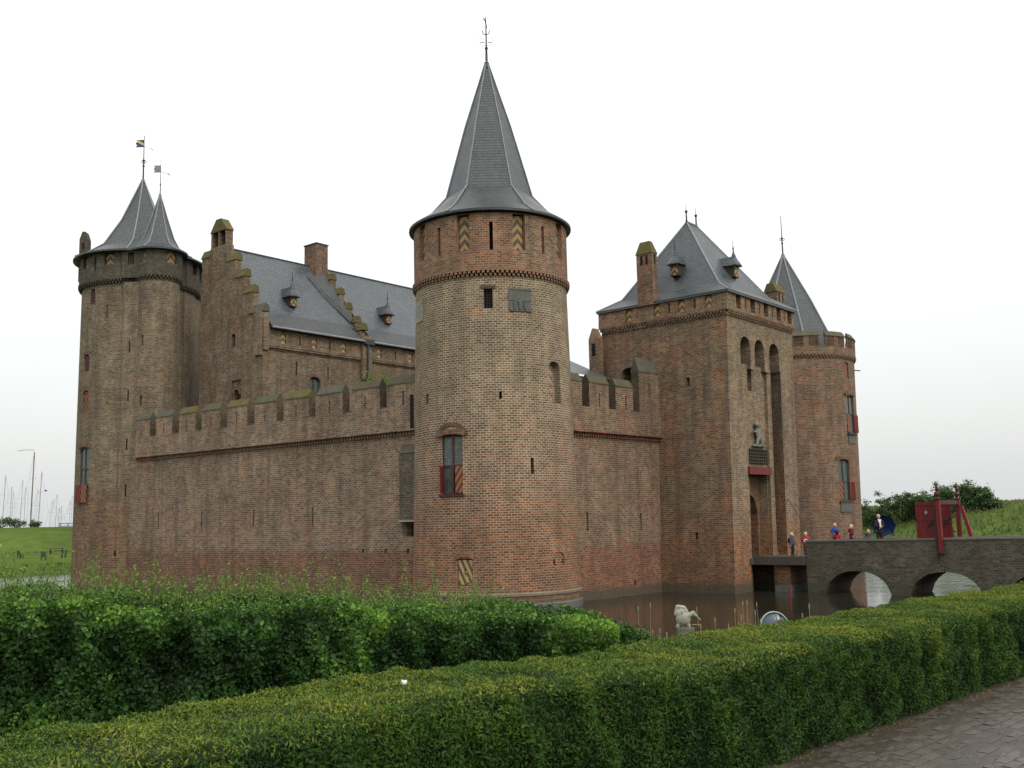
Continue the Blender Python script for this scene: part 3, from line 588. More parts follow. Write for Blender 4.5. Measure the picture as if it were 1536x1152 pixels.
ch = MB(); ch.box(-.29, .29, -.3, .3, 21.5, 24.6); ch.hexa([(-.29, -.3, 24.6), (.29, -.3, 24.6), (-.29, .3, 24.6), (.29, .3, 24.6), (-.1, -.3, 25.15), (.1, -.3, 25.15), (-.1, .3, 25.15), (.1, .3, 25.15)])
ch = ch.build('chimney', 'brick_LTd', LT, loc=(-4.2, .5, 0)); m = MB(); m.box(-.08, .08, -.32, -.303, 23.9, 24.3); m.build('flue_opening', 'dark', ch)
J = MB(); J.box(-1, 3.6, -1.4, 3.9, -1, 20.38); J.build('rear_wall', 'brick_LT', LT)
J = MB(); relief(J, -1.55, 4.0, 20.6, 22.45, lambda s, z, d: (3.75 - d, s, z), [(-1.0, -.4, 21.5, 22.35, .3, 1), (1.0, 1.6, 21.5, 22.35, .3, 1)]); J.box(-1, 3.4, -1.5, 4.0, 20.6, 22.4); J.box(3.4, 3.8, -1.56, -1.4, 20.6, 22.45); J.build('rear_parapet', ['brick_LTd', 'dark'], LT)
frieze(LT, lambda s, z, d: (3.6 - d, s, z), -1.5, 4.0, 20.35, 26, .55, 'brick_LTd', .16, .13)
J = MB(); J.hexa([(-1, -1.75, 22.5), (4.05, -1.75, 22.5), (-1, 4.2, 22.5), (4.05, 4.2, 22.5), (-1, -1.0, 23.6), (1.5, -1.0, 23.3), (-1, 4.2, 23.6), (1.5, 4.2, 23.3)]); J.build('rear_roof', 'slate_sk', LT)

# ------------------------------------------------------------ great hall with stepped gables
Hh = thing('great_hall', 'brick hall with stepped gables and steep slate roof behind the long wall', 'building', (-15.5, 62.6, 0), 50)
mb = MB()
mb.prism([(0, 0), (0, 17.45), (4.85, 22.5), (9.7, 17.45), (9.7, 0)], .42, .5, 'x') if 0 else None
relief(mb, 0.0, 6.85, 5, 14.65, fx(0), [(2.15, 3.2, 12.1, 13.35, .12, 0), (2.35, 3.05, 12.0, 12.75, .6, 1, .35)])
relief(mb, 0, 6.85, 14.65, 17.45, fx(0), [(2.85, 3.3, 15.5, 16.4, .3, 1, .15)])
mb.box(-.16, -.003, -.0, .7, 14.65, 17.45); mb.box(.003, .4, .003, .1, 14.66, 17.4)
stp = [(.0, 17.75), (1.42, 17.9), (2.17, 19.2), (3.16, 20.4), (4.06, 21.65)]
mb.box(0, .45, 0, 1.42, 17.453, 17.55)
for i in range(5):
    y = [0, 1.42, 2.17, 3.16, 4.06, 5.03][i]; y1 = [0, 1.42, 2.17, 3.16, 4.06, 5.03][i + 1]
    if i: mb.box(-.0 if i < 1 else 0.0, .45, y, 9.7 - y if i < 4 else 9.7 - y, [17.453, 17.553, 18.66, 19.89, 21.07][i] + .0, [17.45, 18.66, 19.89, 21.07, 22.35][i]) if 0 else None
lev = [17.453, 18.85, 20.05, 21.3, 22.5]
for i, (y0) in enumerate((1.1, 1.95, 2.95, 3.9)):
    a, b = lev[i], lev[i + 1]
    mb.box(0, .45, y0, min(9.7 - y0, 6.85), a + .001, b)
relief(mb, 4.25, 5.15, 17.3, 19.6, fx(-.004), [(4.4, 5.0, 17.35, 19.55, .25, 1, .3)])
mb.build('gable_wall', ['brick_H', 'dark'], Hh)
for y0, y1, z in ((0, 1.42, 17.453), (1.1, 1.95, 18.85), (1.95, 2.95, 20.05), (2.95, 3.9, 21.3), (5.9, 6.75, 22.0)):
    coping(Hh, [(-.06, z + .003), (.52, z + .003), (.45, z + .42), (.2, z + .55)], y0 - .05, y1 + (.12), 'y', 'mossy' if z > 18 else 'mossg')
m = MB(); m.box(0, .5, 5.8, 6.78, 21.31, 22.0); m.build('gable_shoulder', 'brick_H', Hh)
m = MB(); m.box(-.003, .55, 3.95, 5.8, 21.5, 22.55); m.box(-.003, .5, 4.0, 4.15, 22.55, 23.55); m.box(-.003, .5, 5.55, 5.75, 22.55, 23.55); m.box(-.003, .5, 4.75, 4.95, 22.55, 23.55); m.box(.3, .45, 4.15, 5.55, 22.56, 23.5, 1)
bel = m.build('chimney', ['brick_H', 'dark'], Hh); coping(bel, [(3.93, 23.553), (5.82, 23.553), (5.15, 24.4), (4.6, 24.4)], -.05, .55, 'x', 'mossy')
# eaves wall
mb = MB(); ops = [(x - .2, x + .2, 15.52, 16.3, .2, 1) for x in (1.52, 4.0, 6.5)] + [(x - .06, x + .06, 15.52, 16.12, .3, 1) for x in (2.83, 5.31)]
relief(mb, .4, 8.0, 15.3, 16.4, fy(-.12), ops); ops = [(x - .2, x + .2, 15.52, 16.3, .2, 1) for x in (9.7, 12.7, 15.8)] + [(x - .06, x + .06, 15.52, 16.12, .3, 1) for x in (11.25, 14.2)]
relief(mb, 8.85, 18.4, 15.3, 16.4, fy(-.12), ops); relief(mb, 0.004, 18.4, 5, 15.05, fy(0), [(3.68, 4.62, 12.4, 13.65, .25, 1, .25), (2.6, 2.72, 13.6, 14.5, .3, 1), (5.2, 5.3, 13.5, 14.4, .3, 1)])
mb.box(8.01, 8.84, -.3, .3, 13.9, 16.9); mb.box(0.01, .4, -.14, .0, 15.0, 17.0); mb.build('eaves_wall', ['brick_H', 'dark'], Hh)
frieze(Hh, fy(0), .4, 8.0, 15.05, 38, .55, 'brick_H', .12, .12, rows=1); frieze(Hh, fy(0), 8.85, 18.4, 15.05, 48, .55, 'brick_H', .12, .12, rows=1)
for x in (1.52, 4.0, 6.5, 9.7, 12.7, 15.8): m = MB(); m.box(-.17, .17, 0, .04, 0, .75); m.build('chevron_shutter', 'chevw', Hh, loc=(x, -.06, 15.53))
F = MB(); F.box(-.45, .45, .12, .18, 0, .05); F.box(-.03, .03, .12, .18, .05, 1.1); F.box(-.45, -.4, .12, .18, .05, 1.1); F.box(.4, .45, .12, .18, .05, 1.1); w = F.build('window', 'wood', Hh, loc=(4.15, 0, 12.42)); m = MB(); m.box(-.4, .4, .19, .21, .0, 1.1); m.build('pane', 'glass', w); arch_bricks(w, .95, .12, 1.15, 'brick_ch', 11, .2, .02)
# roofs: skirt then steep slope, both sides
for x0, x1, hipr in ((.45, 8.15, 1), (8.9, 18.4, 0)):
    m = MB()
    m.quad([(x0, .62, 17.45), (x1, .62, 17.45), (x1, 4.9, 22.55), (x0, 4.9, 22.55)]); m.quad([(x0, 6.85, 20.24), (x1, 6.85, 20.24), (x1, 4.9, 22.55), (x0, 4.9, 22.55)])
    rf = m.build('roof', 'slate2', Hh)
    m = MB(); m.hexa([(x0, -.42, 16.42), (x1, -.42, 16.42), (x0, .9, 16.42), (x1, .9, 16.42), (x0, -.42, 16.5), (x1, -.42, 16.5), (x0, .72, 17.63), (x1 - .5 * hipr, .72, 17.63)]); m.build('skirt_roof', 'leadd', Hh)
    m = MB(); m.tube((x0, -.45, 16.44), (x1, -.45, 16.44), .07, n=6); m.build('gutter', 'lead', Hh)
    m = MB(); m.tube((x0, 4.9, 22.56), (x1, 4.9, 22.56), .07, n=5); m.build('ridge_cap', 'leadd', rf)
    m = MB(); m.box(x0, x1, .25, 6.6, 16.0, 16.4); m.build('loft_floor', 'dark', Hh); m = MB(); m.box(x0, x1, 6.65, 6.84, 5, 20.2); m.build('rear_wall', 'brick_H', Hh)
mb = MB(); mb.box(8.16, 8.6, .1, 6.62, 13, 17.6)
xs = 8.2
for y0, z0, z1 in ((.55, 17.6, 17.9), (1.45, 17.9, 19.0), (2.3, 19.0, 20.2), (3.2, 20.2, 21.4), (4.1, 21.4, 22.6)): mb.box(8.16, 8.6, y0, min(9.8 - y0, 6.84), z0 + .001, z1)
mb.build('party_gable', 'brick_H', Hh)
for y0, y1, z in ((-.1, .75, 17.3), (.55, 1.45, 17.9), (1.45, 2.3, 19.0), (2.3, 3.2, 20.2), (3.2, 4.1, 21.4)): coping(Hh, [(8.1, z + .003), (8.68, z + .003), (8.55, z + .42), (8.3, z + .5)], y0 - .05, y1 + .1, 'y', 'mossy')
ch = MB(); ch.box(7.6, 8.65, 4.15, 5.5, 21.6, 24.1); ch = ch.build('chimney', 'brick_ch', Hh); m = MB(); m.box(7.55, 8.7, 4.1, 5.55, 24.11, 24.19); m.build('chimney_cap', 'mossg', ch)
m = MB(); m.hexa([(7.0, 2.6, 19.85), (7.95, .9, 17.9), (8.14, 3.6, 21.1), (8.15, .9, 17.9), (6.6, 3.9, 21.45), (7.95, .9, 17.95), (8.14, 3.9, 21.9), (8.15, .9, 18.3)]); m.build('valley_flashing', 'leadd', Hh)
m = MB(); m.box(8.1, 8.95, -.5, -.31, 16.25, 16.6); m.tube((8.4, -.42, 16.25), (8.4, -.42, 13.9), .07); m.build('downpipe', 'leadd', Hh)
dormer(Hh, .55, .68, 1.5, (3.35, 1.25, 18.4), 0, 1.15, 'slate'); dormer(Hh, .55, .68, 1.5, (11.9, 1.25, 18.4), 0, 1.15, 'slate')

# ------------------------------------------------------------ gatehouse
wp = lambda x, y, z: (x + .043 * min(max(z, 0), 16.4), y, z)
Gh = thing('gatehouse', 'square brick gatehouse with hipped slate roof, two dormers and tall arched slots', 'building', (11.36, 54.2, 0), 50)
mb = MB()
# left face
relief(mb, 0, 8.3, -1.2, 15.0, fx(0), [(5.9, 6.9, 11.2, 12.75, 1.2, 1, .25), (2.38, 2.58, 11.3, 11.75, .4, 1), (2.08, 2.26, 2.85, 3.2, .4, 1)])
# front buttresses, field, slots
F0 = .25
left_mb, mb = mb, MB()
relief(mb, 0, 1.9, -1.2, 12.4, fy(0), []); relief(mb, 6.4, 8.05, -1.2, 12.4, fy(0), [])
relief(mb, 0, 8.05, 12.4, 15.0, fy(0), [(1.5, 2.68, 12.4, 14.0, 1.2, 1, .5), (3.22, 4.4, 12.4, 14.0, 1.2, 1, .5), (5.05, 6.3, 12.4, 14.0, 2.4, 1, .5)])
mb.box(2.69, 3.21, .003, 1.19, 12.2, 12.6); mb.box(4.41, 5.04, .003, 1.19, 12.2, 12.6)
relief(mb, 1.9, 4.75, -1.2, 12.5, fy(F0), [(2.7, 3.2, 11.0, 12.25, .4, 2, .25), (2.6, 4.7, -1.2, 1.45, 1.6, 1), (2.55, 4.7, 1.76, 6.35, 2.0, 0)])
mb.box(4.75, 5.25, .08, .6, -1.2, 12.5)
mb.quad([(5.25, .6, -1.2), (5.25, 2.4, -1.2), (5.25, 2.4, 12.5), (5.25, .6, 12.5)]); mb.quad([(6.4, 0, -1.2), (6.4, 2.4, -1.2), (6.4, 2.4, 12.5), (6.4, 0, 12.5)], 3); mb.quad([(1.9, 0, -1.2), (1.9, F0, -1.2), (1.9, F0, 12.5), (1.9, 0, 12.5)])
relief(mb, 5.25, 6.4, -1.2, 12.5, fy(2.4), [])
mb.quad([(8.05, 0, -1.2), (8.05, 8.3, -1.2), (8.05, 8.3, 15), (8.05, 0, 15)])
mb.build('front_wall', ['brick_Gf', 'dark', 'redbr', 'brick_dark_recess'], Gh, warp=wp); left_mb.build('wall', ['brick_G', 'dark'], Gh, warp=wp)
# inner gate arch wall and gate
m = MB(); relief(m, 2.56, 4.69, 1.77, 6.34, fy(F0 + .5), [(2.62, 4.4, 1.78, 5.2, .5, 1, 1.1)]); m.build('gate_arch', ['brick_dark_recess', 'dark'], Gh, warp=wp)
m = MB(); m.box(0.05, 8.0, 1.72, 8.2, 14.0, 14.9); m.build('upper_floor', 'dark', Gh, warp=wp)
# upper stage
mb = MB(); e = .16
relief(mb, -e, 8.4, 15.22, 16.3, fx(-e), [(y - .22, y + .22, 15.5, 16.2, .15, 1) for y in (1.0, 2.72, 4.32, 6.25)] + [(y - .06, y + .06, 15.55, 16.1, .3, 1) for y in (1.85, 3.5)])
relief(mb, -e, 8.25, 15.22, 16.3, fy(-e), [(x - .28, x + .28, 15.45, 16.29, .35, 1) for x in (1.15, 2.85, 4.5, 6.15, 7.6)] + [(x - .06, x + .06, 15.5, 16.1, .3, 1) for x in (2.0, 3.7, 5.35, 6.9)])
mb.quad([(8.25, -e, 15.22), (8.25, 8.4, 15.22), (8.25, 8.4, 16.3), (8.25, -e, 16.3)]); mb.build('parapet', ['brick_G', 'dark'], Gh, warp=wp)
frieze(Gh, lambda s, z, d: wp(0 + d, s, z), -.1, 8.3, 14.95, 42, .55, 'brick_G', .14, .12); frieze(Gh, lambda s, z, d: wp(s, 0 + d, z), -.1, 8.2, 14.95, 42, .55, 'brick_G', .14, .12)
dx = .043 * 16
for y in (1.0, 2.72, 4.32, 6.25): m = MB(); m.box(-.21, .21, 0, .05, 0, .68); m.build('chevron_shutter', 'chevw', Gh, loc=(dx - .06, y, 15.51), rz=radians(-90))
for x in (1.15, 2.85, 4.5, 6.15, 7.6): m = MB(); m.box(-.26, .26, 0, .05, 0, .75); m.build('chevron_shutter', 'chevw', Gh, loc=(x + dx, .1, 15.48))
# roof
x0, x1, y0, y1 = .42, 9.05, -.30, 8.5; ix = 1.15; kz = 17.05; rx0, rx1, ry, rz_ = 4.0, 5.15, 4.1, 21.75
E0 = [(x0, y0, 16.33), (x1, y0, 16.33), (x1, y1, 16.33), (x0, y1, 16.33)]; K0 = [(x0 + ix, y0 + ix, kz), (x1 - ix, y0 + ix, kz), (x1 - ix, y1 - ix, kz), (x0 + ix, y1 - ix, kz)]
A_, B_ = (rx0, ry, rz_), (rx1, ry, rz_)
m = MB()
for i in range(4): m.quad([E0[i], E0[(i + 1) % 4], K0[(i + 1) % 4], K0[i]], 1)
m.quad([K0[0], K0[1], B_, A_]); m.quad([K0[2], K0[3], A_, B_]); m.f.append([m.vert(K0[3]), m.vert(K0[0]), m.vert(A_)]); m.m.append(0); m.u.append(None); m.f.append([m.vert(K0[1]), m.vert(K0[2]), m.vert(B_)]); m.m.append(0); m.u.append(None)
m.box(x0 + .02, x1 - .02, y0 + .02, y1 - .02, 16.2, 16.325, 1)
rf = m.build('roof', ['slate', 'slate_sk'], Gh)
for kk, a in zip(K0, (A_, B_, B_, A_)):
    i = K0.index(kk); r = MB(); r.path([E0[i], kk, a], .05, 5); r.build('hip_flashing', 'lead', rf)
r = MB(); r.tube(A_, B_, .07); r.build('ridge_cap', 'lead', rf)
for a in (A_, B_): r = MB(); r.lathe([(.1, rz_ - .1), (.05, rz_ + .15), (.045, rz_ + .55), (.09, rz_ + .62), (.09, rz_ + .68), (.02, rz_ + .75), (.008, rz_ + 1.15)], 8, (a[0], a[1])); r.build('finial', 'iron', Gh)
dormer(Gh, .55, .72, 1.6, (1.75, 3.75, 17.95), -90, .95); dormer(Gh, .55, .72, 1.6, (4.5, 1.25, 17.9), 0, .95)
ch = MB(); ch.box(.42, 1.0, 4.45, 5.5, 16.2, 19.25); ch = ch.build('chimney', 'brick_ch', Gh); m = MB(); m.hexa([(.38, 4.41, 19.253), (1.04, 4.41, 19.253), (.38, 5.54, 19.253), (1.04, 5.54, 19.253), (.55, 4.65, 20.0), (.85, 4.65, 20.0), (.55, 5.3, 20.0), (.85, 5.3, 20.0)]); m.build('coping', 'mossy', ch)
for y, in ((4.8,), (5.15,)): m = MB(); m.box(.40, .417, y - .07, y + .07, 18.6, 19.15); m.build('flue_opening', 'dark', ch)
m = MB(); m.box(.65, .78, 4.43, 4.447, 18.6, 19.15); m.build('flue_opening', 'dark', ch)
ch = MB(); ch.box(9.0, 10.1, .9, 1.7, 10, 17.75); ch = ch.build('chimney', 'brick_G', Gh); m = MB(); m.prism([(.85, 17.753), (1.75, 17.753), (1.5, 18.3), (1.1, 18.3)], 8.93, 10.17, 'x'); m.build('coping', 'mossy', ch)
for x in (9.3, 9.8): m = MB(); m.box(x - .07, x + .07, .88, .897, 17.15, 17.65); m.build('flue_opening', 'dark', ch)
mb = MB(); mb.box(8.06, 9.4, .55, 6, -1, 15.1); mb.build('side_wall', 'brick_G', Gh, warp=wp)
ch = MB(); ch.box(-.15, .3, 8.0, 8.7, 12.3, 14.6); ch.prism([(8.0, 14.603), (8.7, 14.603), (8.42, 15.25), (8.28, 15.25)], -.15, .3, 'x'); ch = ch.build('chimney', 'brick_G', Gh); m = MB(); m.box(-.17, -.153, 8.22, 8.48, 13.6, 14.35); m.build('flue_opening', 'dark', ch)
# portcullis lattice, red beam, slit window frame, lion
m = MB(); yb = F0 - .06
for i in range(9): m.box(2.62 + i * .25, 2.70 + i * .25, yb, yb + .05, 6.9, 7.75)
for i in range(5): m.box(2.55, 4.75, yb - .03, yb - .001, 6.95 + i * .18, 7.01 + i * .18)
m.build('lattice', 'oak', Gh, warp=wp)
m = MB(); m.box(1.95, 4.6, F0 - .35, F0 + .1, 6.3, 6.72); m.build('beam', 'red', Gh, warp=wp)
m = MB(); m.box(1.87, 6.2, -.05, 1.6, 1.44, 1.75); m.build('threshold', 'wood', Gh)

def blob(name, parts, mat, parent, vox=.03, loc=(0, 0, 0), rz=0, sm=4):
    """one continuous body: capsules/ellipsoids merged into one skin. part (x,y,z, rx,ry,rz) or (p0,p1,r0,r1)"""
    bm = bmesh.new()
    for p in parts:
        if len(p) == 6:
            bmesh.ops.create_icosphere(bm, subdivisions=2, radius=1, matrix=Matrix.Translation(p[:3]) @ Matrix.Diagonal((*p[3:], 1)))
        else:
            a, b = Vector(p[0]), Vector(p[1]); n = max(2, int((b - a).length / (max(p[2], p[3]) * .45)) + 1)
            for i in range(n + 1):
                t = i / n; q = a.lerp(b, t); r = p[2] + (p[3] - p[2]) * t; bmesh.ops.create_icosphere(bm, subdivisions=1, radius=r * 1.05, matrix=Matrix.Translation(q))
    me = bpy.data.meshes.new(name); bm.to_mesh(me); bm.free(); me.materials.append(M[mat] if isinstance(mat, str) else mat)
    o = bpy.data.objects.new(name, me); COL.objects.link(o); o.parent = parent; o.location = loc; o.rotation_euler = (0, 0, rz)
    r = o.modifiers.new('r', 'REMESH'); r.mode = 'VOXEL'; r.voxel_size = vox; r.use_smooth_shade = True
    s = o.modifiers.new('s', 'SMOOTH'); s.factor = .5; s.iterations = sm
    return o
lx = 3.5 + .37; lz = 7.9
blob('lion_carving', [(lx, .12, lz + .75, .30, .12, .34), (lx - 0.162, .08, lz + 1.2, .22, .14, .16), ((lx - 0.135, .1, lz + 1.0), (lx - 0.162, .05, lz + 1.15), .09, .06), ((lx - 0.135, .1, lz + .8), (lx - 0.608, .05, lz + .78), .08, .06), ((lx, .12, lz + .5), (lx - 0.270, .06, lz + .1), .14, .08), ((lx + 0.162, .12, lz + .5), (lx + 0.338, .06, lz + .05), .14, .08),
    ((lx + 0.203, .12, lz + .45), (lx + 0.162, .1, lz + .7), .05, .05), ((lx + 0.162, .1, lz + .7), (lx + 0.486, .1, lz + 1.2), .05, .08), ((lx - 0.608, .12, lz + .02), (lx + 0.675, .12, lz + .02), .09, .09)], plain('weathered_carving', (.19, .195, .165), .9, 0, 4, c2=(.11, .115, .095), bump=.4), Gh, .035).scale = (1.0, 1, 1)

# ------------------------------------------------------------ east range roof behind the short wall
Er = thing('range_building', 'low building with grey slate roof behind the short curtain wall', 'building', (11.36, 54.2, 0), 50)
m = MB(); m.quad([(-7, 7.2, 12.1), (-.02, 7.2, 12.1), (-.02, 10.2, 13.55), (-7, 10.2, 13.55)]); m.quad([(-7, 13.2, 12.1), (-.02, 13.2, 12.1), (-.02, 10.2, 13.55), (-7, 10.2, 13.55)]); m.build('roof', 'slate2', Er)
m = MB(); m.box(-6.8, -.02, 7.4, 13, 5, 12.05); m.build('wall', 'brick_H', Er)

# ------------------------------------------------------------ right tower
def Rr(z): return 4.44 + .0
wr = lambda x, y, z: (x + .018 * max(z, 0), y, z)
RT = thing('corner_tower', 'round crenellated brick tower at far right with slate cone behind its merlons', 'tower', (21.25, 77.2, 0))
mb = MB(); us = 4.44 * pi / 180
relief(mb, -180, 180, -1.2, 15.3, cyl(Rr), [(38.5, 46, 13.85, 15.05, .35, 1, .15), (38.5, 54.5, 9.8, 12.6, .28, 1, .25), (24.2, 39, 4.9, 7.95, .28, 1, .25)], 5, us)
mb.build('wall', ['brick_RT', 'dark'], RT, smooth=35, warp=wr)
mb = MB(); relief(mb, -180, 180, 15.5, 16.1, cyl(lambda z: 4.56), [], 5, us); mb.lathe([(4.56, 16.1), (4.1, 16.1)], 72); mb.build('parapet', ['brick_RT', 'dark'], RT, smooth=35, warp=wr)
frieze(RT, lambda s, z, d: wr(*cyl(lambda z: 4.44)(s, z, d)), -180, 180, 15.28, 110, .55, 'brick_RT', .14, .11)
for i in range(12):
    a = (15.5 + i * 30) if i != 3 else 112; b = 38.5 + i * 30; a, b = (a - 360, b - 360) if a > 180 else (a, b); mb = MB(); c = (a + b) / 2
    relief(mb, a, b, 16.1, 16.85, cyl(lambda z: 4.56), [(c - .9, c + .9, 16.15, 16.7, .25, 1)], 5, us)
    P = cyl(lambda z: 4.56)
    for s in (a, b): mb.quad([P(s, 16.1, 0), P(s, 16.1, .22), P(s, 16.85, .22), P(s, 16.85, 0)])
    relief(mb, a, b, 16.1, 16.85, cyl(lambda z: 4.34), [], 5, us)
    mm = mb.build('merlon', ['brick_RT', 'dark'], RT, warp=wr); q = MB(); n = 5
    for j in range(n):
        s, t = a - .3 + (b - a + .6) * j / n, a - .3 + (b - a + .6) * (j + 1) / n
        q.hexa([P(s, 16.853, -.05), P(t, 16.853, -.05), P(s, 16.853, .27), P(t, 16.853, .27), P(s, 16.90, -.05), P(t, 16.90, -.05), P(s, 17.25, .2), P(t, 17.25, .2)])
    q.build('coping', 'moss', mm, warp=wr)
rf = spire(RT, [(3.5, 15.9, 1), (3.36, 17.2, 1), (2.0, 20.2, 1), (.1, 23.9, 1), (.05, 24.1, 1)], 8, radians(4), 'slate', rib_r=.06)
finial(RT, 23.9, 27.2, .05, 'knot')
F = cross_window(RT, 1.15, 2.75, .5, .12, fmat='wood', left='closed', right='open', open_r=172); onwall(F, 46.5, 4.44 + .08, 9.83); F.location.x += .018 * 9
F = cross_window(RT, 1.12, 2.95, .47, .12, fmat='wood', left='closed', right='open', open_r=165); onwall(F, 31.6, 4.44, 4.93); F.location.x += .1
m = MB(); m.box(-.25, .25, .14, .18, 0, 1.15); w = m.build('shutter', 'dgr', RT); onwall(w, 42, 4.55, 13.87); w.location.x += .2
m = MB(); m.tube((4.5, .5, 15.0), (5.5, .3, 14.9), .05); m.build('water_spout', 'lead', RT)
for th, z in ((46.5, 9.83), (31.6, 4.93)): m = MB(); m.box(-.55, .55, -.06, .05, -.75, -.1); w = m.build('stone_apron', 'stoned', RT); onwall(w, th, 4.42, z); w.location.x += .018 * z

# ------------------------------------------------------------ bridge (gatehouse frame)
Br = thing('bridge', 'grey brick arch bridge with low parapet crossing the moat to the gatehouse', 'bridge', (11.36, 54.2, 0), 50)
XB, XF = 2.43, 5.6; ystart, yend = -2.95, -27.
cen = [-5.6, -9.92, -14.3, -18.6, -22.9]; hw = 1.72; rise = 1.2
def arcz(y):
    for c in cen:
        if abs(y - c) < hw: return -.05 + rise * (1 - abs((y - c) / hw) ** 2.3) ** .62
    return -1.2
def topz(y): return 2.62 + (.18 if 0 else 0) - .004 * (y - ystart) * 2
ys = sorted(set([ystart, yend] + [c + hw * t for c in cen for t in np.linspace(-1, 1, 17)] + [c + hw * 1.0001 * s for c in cen for s in (-1, 1)]), reverse=True)
mb = MB()
for a, b in zip(ys, ys[1:]):
    m_ = (a + b) / 2; za, zb_ = (arcz(a), arcz(b)) if arcz(m_) > -1.2 else (-1.2, -1.2)
    if arcz(m_) > -1.2: za = max(za, -.05); zb_ = max(zb_, -.05)
    for x in (XB, XF): mb.quad([(x, a, za), (x, b, zb_), (x, b, topz(b)), (x, a, topz(a))])
    if arcz(m_) > -1.2: mb.quad([(XB, a, za), (XB, b, zb_), (XF, b, zb_), (XF, a, za)])
for c in cen:
    for s in (-1, 1): mb.quad([(XB, c + s * hw, -1.2), (XF, c + s * hw, -1.2), (XF, c + s * hw, -.05), (XB, c + s * hw, -.05)])
mb.quad([(XB, ystart, -1.2), (XF, ystart, -1.2), (XF, ystart, 2.2), (XB, ystart, 2.2)])
mb.build('wall', 'brick_br', Br, smooth=30)
for x in (XB, XF - .35):
    m = MB()
    for a, b in ((ystart, -12), (-12, yend)): m.hexa([(x - .04, b, topz(b) + .002), (x + .39, b, topz(b) + .002), (x - .04, a, topz(a) + .002), (x + .39, a, topz(a) + .002), (x - .04, b, topz(b) + .09), (x + .39, b, topz(b) + .09), (x - .04, a, topz(a) + .09), (x + .39, a, topz(a) + .09)])
    m.build('coping', plain('worn_grey_coping', (.16, .155, .125), .9, .3, 3, bump=.4), Br)
    m = MB(); m.box(x + .003 if x == XB else x, x + .35 if x == XB else x + .347, yend, ystart, 2.2, 2.6); m.build('parapet', 'brick_br', Br)
m = MB(); m.box(XB + .36, XF - .36, yend, ystart, 1.95, 2.2); m.build('roadway', 'brick_br', Br)
for c in cen[:4]:
    m = MB()
    for i in range(26):
        t0 = -1 + 2 * i / 26; t1 = -1 + 2 * (i + .85) / 26; f = lambda t, o: (c + (hw + o) * t, -.05 + (rise + o) * (1 - abs(t) ** 2.3) ** .62)
        a, b, cc_, d = f(t0, 0), f(t1, 0), f(t0, .26), f(t1, .26)
        m.hexa([(XB - .03, a[0], a[1]), (XB - .03, b[0], b[1]), (XB + .01, a[0], a[1]), (XB + .01, b[0], b[1]), (XB - .03, cc_[0], cc_[1]), (XB - .03, d[0], d[1]), (XB + .01, cc_[0], cc_[1]), (XB + .01, d[0], d[1])])
    m.build('brick_arch', 'brick_br', Br)
# drawbridge
Db = thing('drawbridge', 'dark timber drawbridge deck between stone bridge and gate', 'drawbridge', (11.36, 54.2, 0), 50)
for i in range(14):
    m = MB(); m.box(2.3, 5.5, -2.93 + i * .208, -2.93 + i * .208 + .19, 1.76, 1.83); m.build('plank', 'wood', Db)
for x in (2.35, 3.8, 5.2): m = MB(); m.box(x, x + .18, -2.95, .4, 1.45, 1.755); m.build('beam', 'wood', Db)
m = MB(); m.box(2.25, 2.30, -2.95, .0, 1.42, 1.86); m.build('side_board', 'wood', Db)
Pr = thing('bridge_pier', 'narrow brick pier under the drawbridge beside the dark opening', 'pier', (11.36, 54.2, 0), 50)
m = MB(); m.box(2.7, 5.2, -1.9, -1.1, -1.2, 1.44); m.build('shaft', 'brick_G', Pr); m = MB(); m.box(2.62, 5.28, -1.98, -1.02, -1.2, .35); m.build('footing', 'stoned', Pr)
for i, (y) in enumerate((-2.4, -.7)):
    c = thing('chain', ['taut iron chain from drawbridge edge up to the slot beside the gate'][0], 'chain', (11.36, 54.2, 0), 50) if i == 0 else None
    if c: m = MB(); m.tube((5.35, -2.6, 1.9), (6.95, .02, 5.0), .02); m.build('links', 'iron', c)

# ------------------------------------------------------------ red gate on the bridge
Gt = thing('bridge_gate', 'dark red timber gate on the bridge with two spiked posts and open doors', 'gate', (11.36, 54.2, 0), 50)
def post(x, y, z0, z1):
    m = MB(); m.box(x - .11, x + .11, y - .10, y + .10, z0, z1); p = m.build('post', 'red', Gt)
    m = MB(); m.lathe([(.12, z1), (.17, z1 + .03), (.17, z1 + .07), (.07, z1 + .12), (.07, z1 + .18), (.14, z1 + .26), (.14, z1 + .32), (.05, z1 + .4), (.08, z1 + .44), (.015, z1 + .9)], 12, (x, y)); m.build('finial', 'redbr', p, smooth=50); return p
post(2.29, -9.88, 2.05, 4.6); post(5.35, -9.88, 2.2, 4.6)
m = MB(); m.box(2.42, 5.22, -9.95, -9.81, 4.38, 4.58); m.build('beam', 'redbr', Gt)
def door(x, y0, y1, boss=True):
    m = MB(); m.box(x - .03, x + .03, y0, y1, 2.72, 4.5); d = m.build('door', 'red', Gt)
    m = MB()
    for a, b, c, e in ((y0, y1, 4.35, 4.5), (y0, y1, 3.6, 3.7), (y0, y1, 2.72, 2.85), (y0, y0 + .12, 2.86, 4.34), (y1 - .12, y1, 2.86, 4.34)): m.box(x - .06, x - .031, a, b, c, e)
    m.build('door_frame', 'red', d)
    s = MB(); yc = (y0 + y1) / 2
    if boss: s.prism([(yc - .09, 4.0), (yc, 3.88), (yc + .09, 4.0), (yc, 4.12)], x - .075, x - .061, 'x'); s.build('diamond_boss', 'stone', d)
    s = MB(); s.box(x - .08, x - .061, y0 - .05, y0 + .5, 3.45, 3.5); s.build('hinge', 'iron', d); s = MB(); s.tube((x - .07, y0, 3.85), (x - .07, y0 + .55, 3.2), .02); s.build('tie_bar', 'iron', d)
door(2.55, -9.74, -8.72); door(5.1, -9.62, -8.75, False)
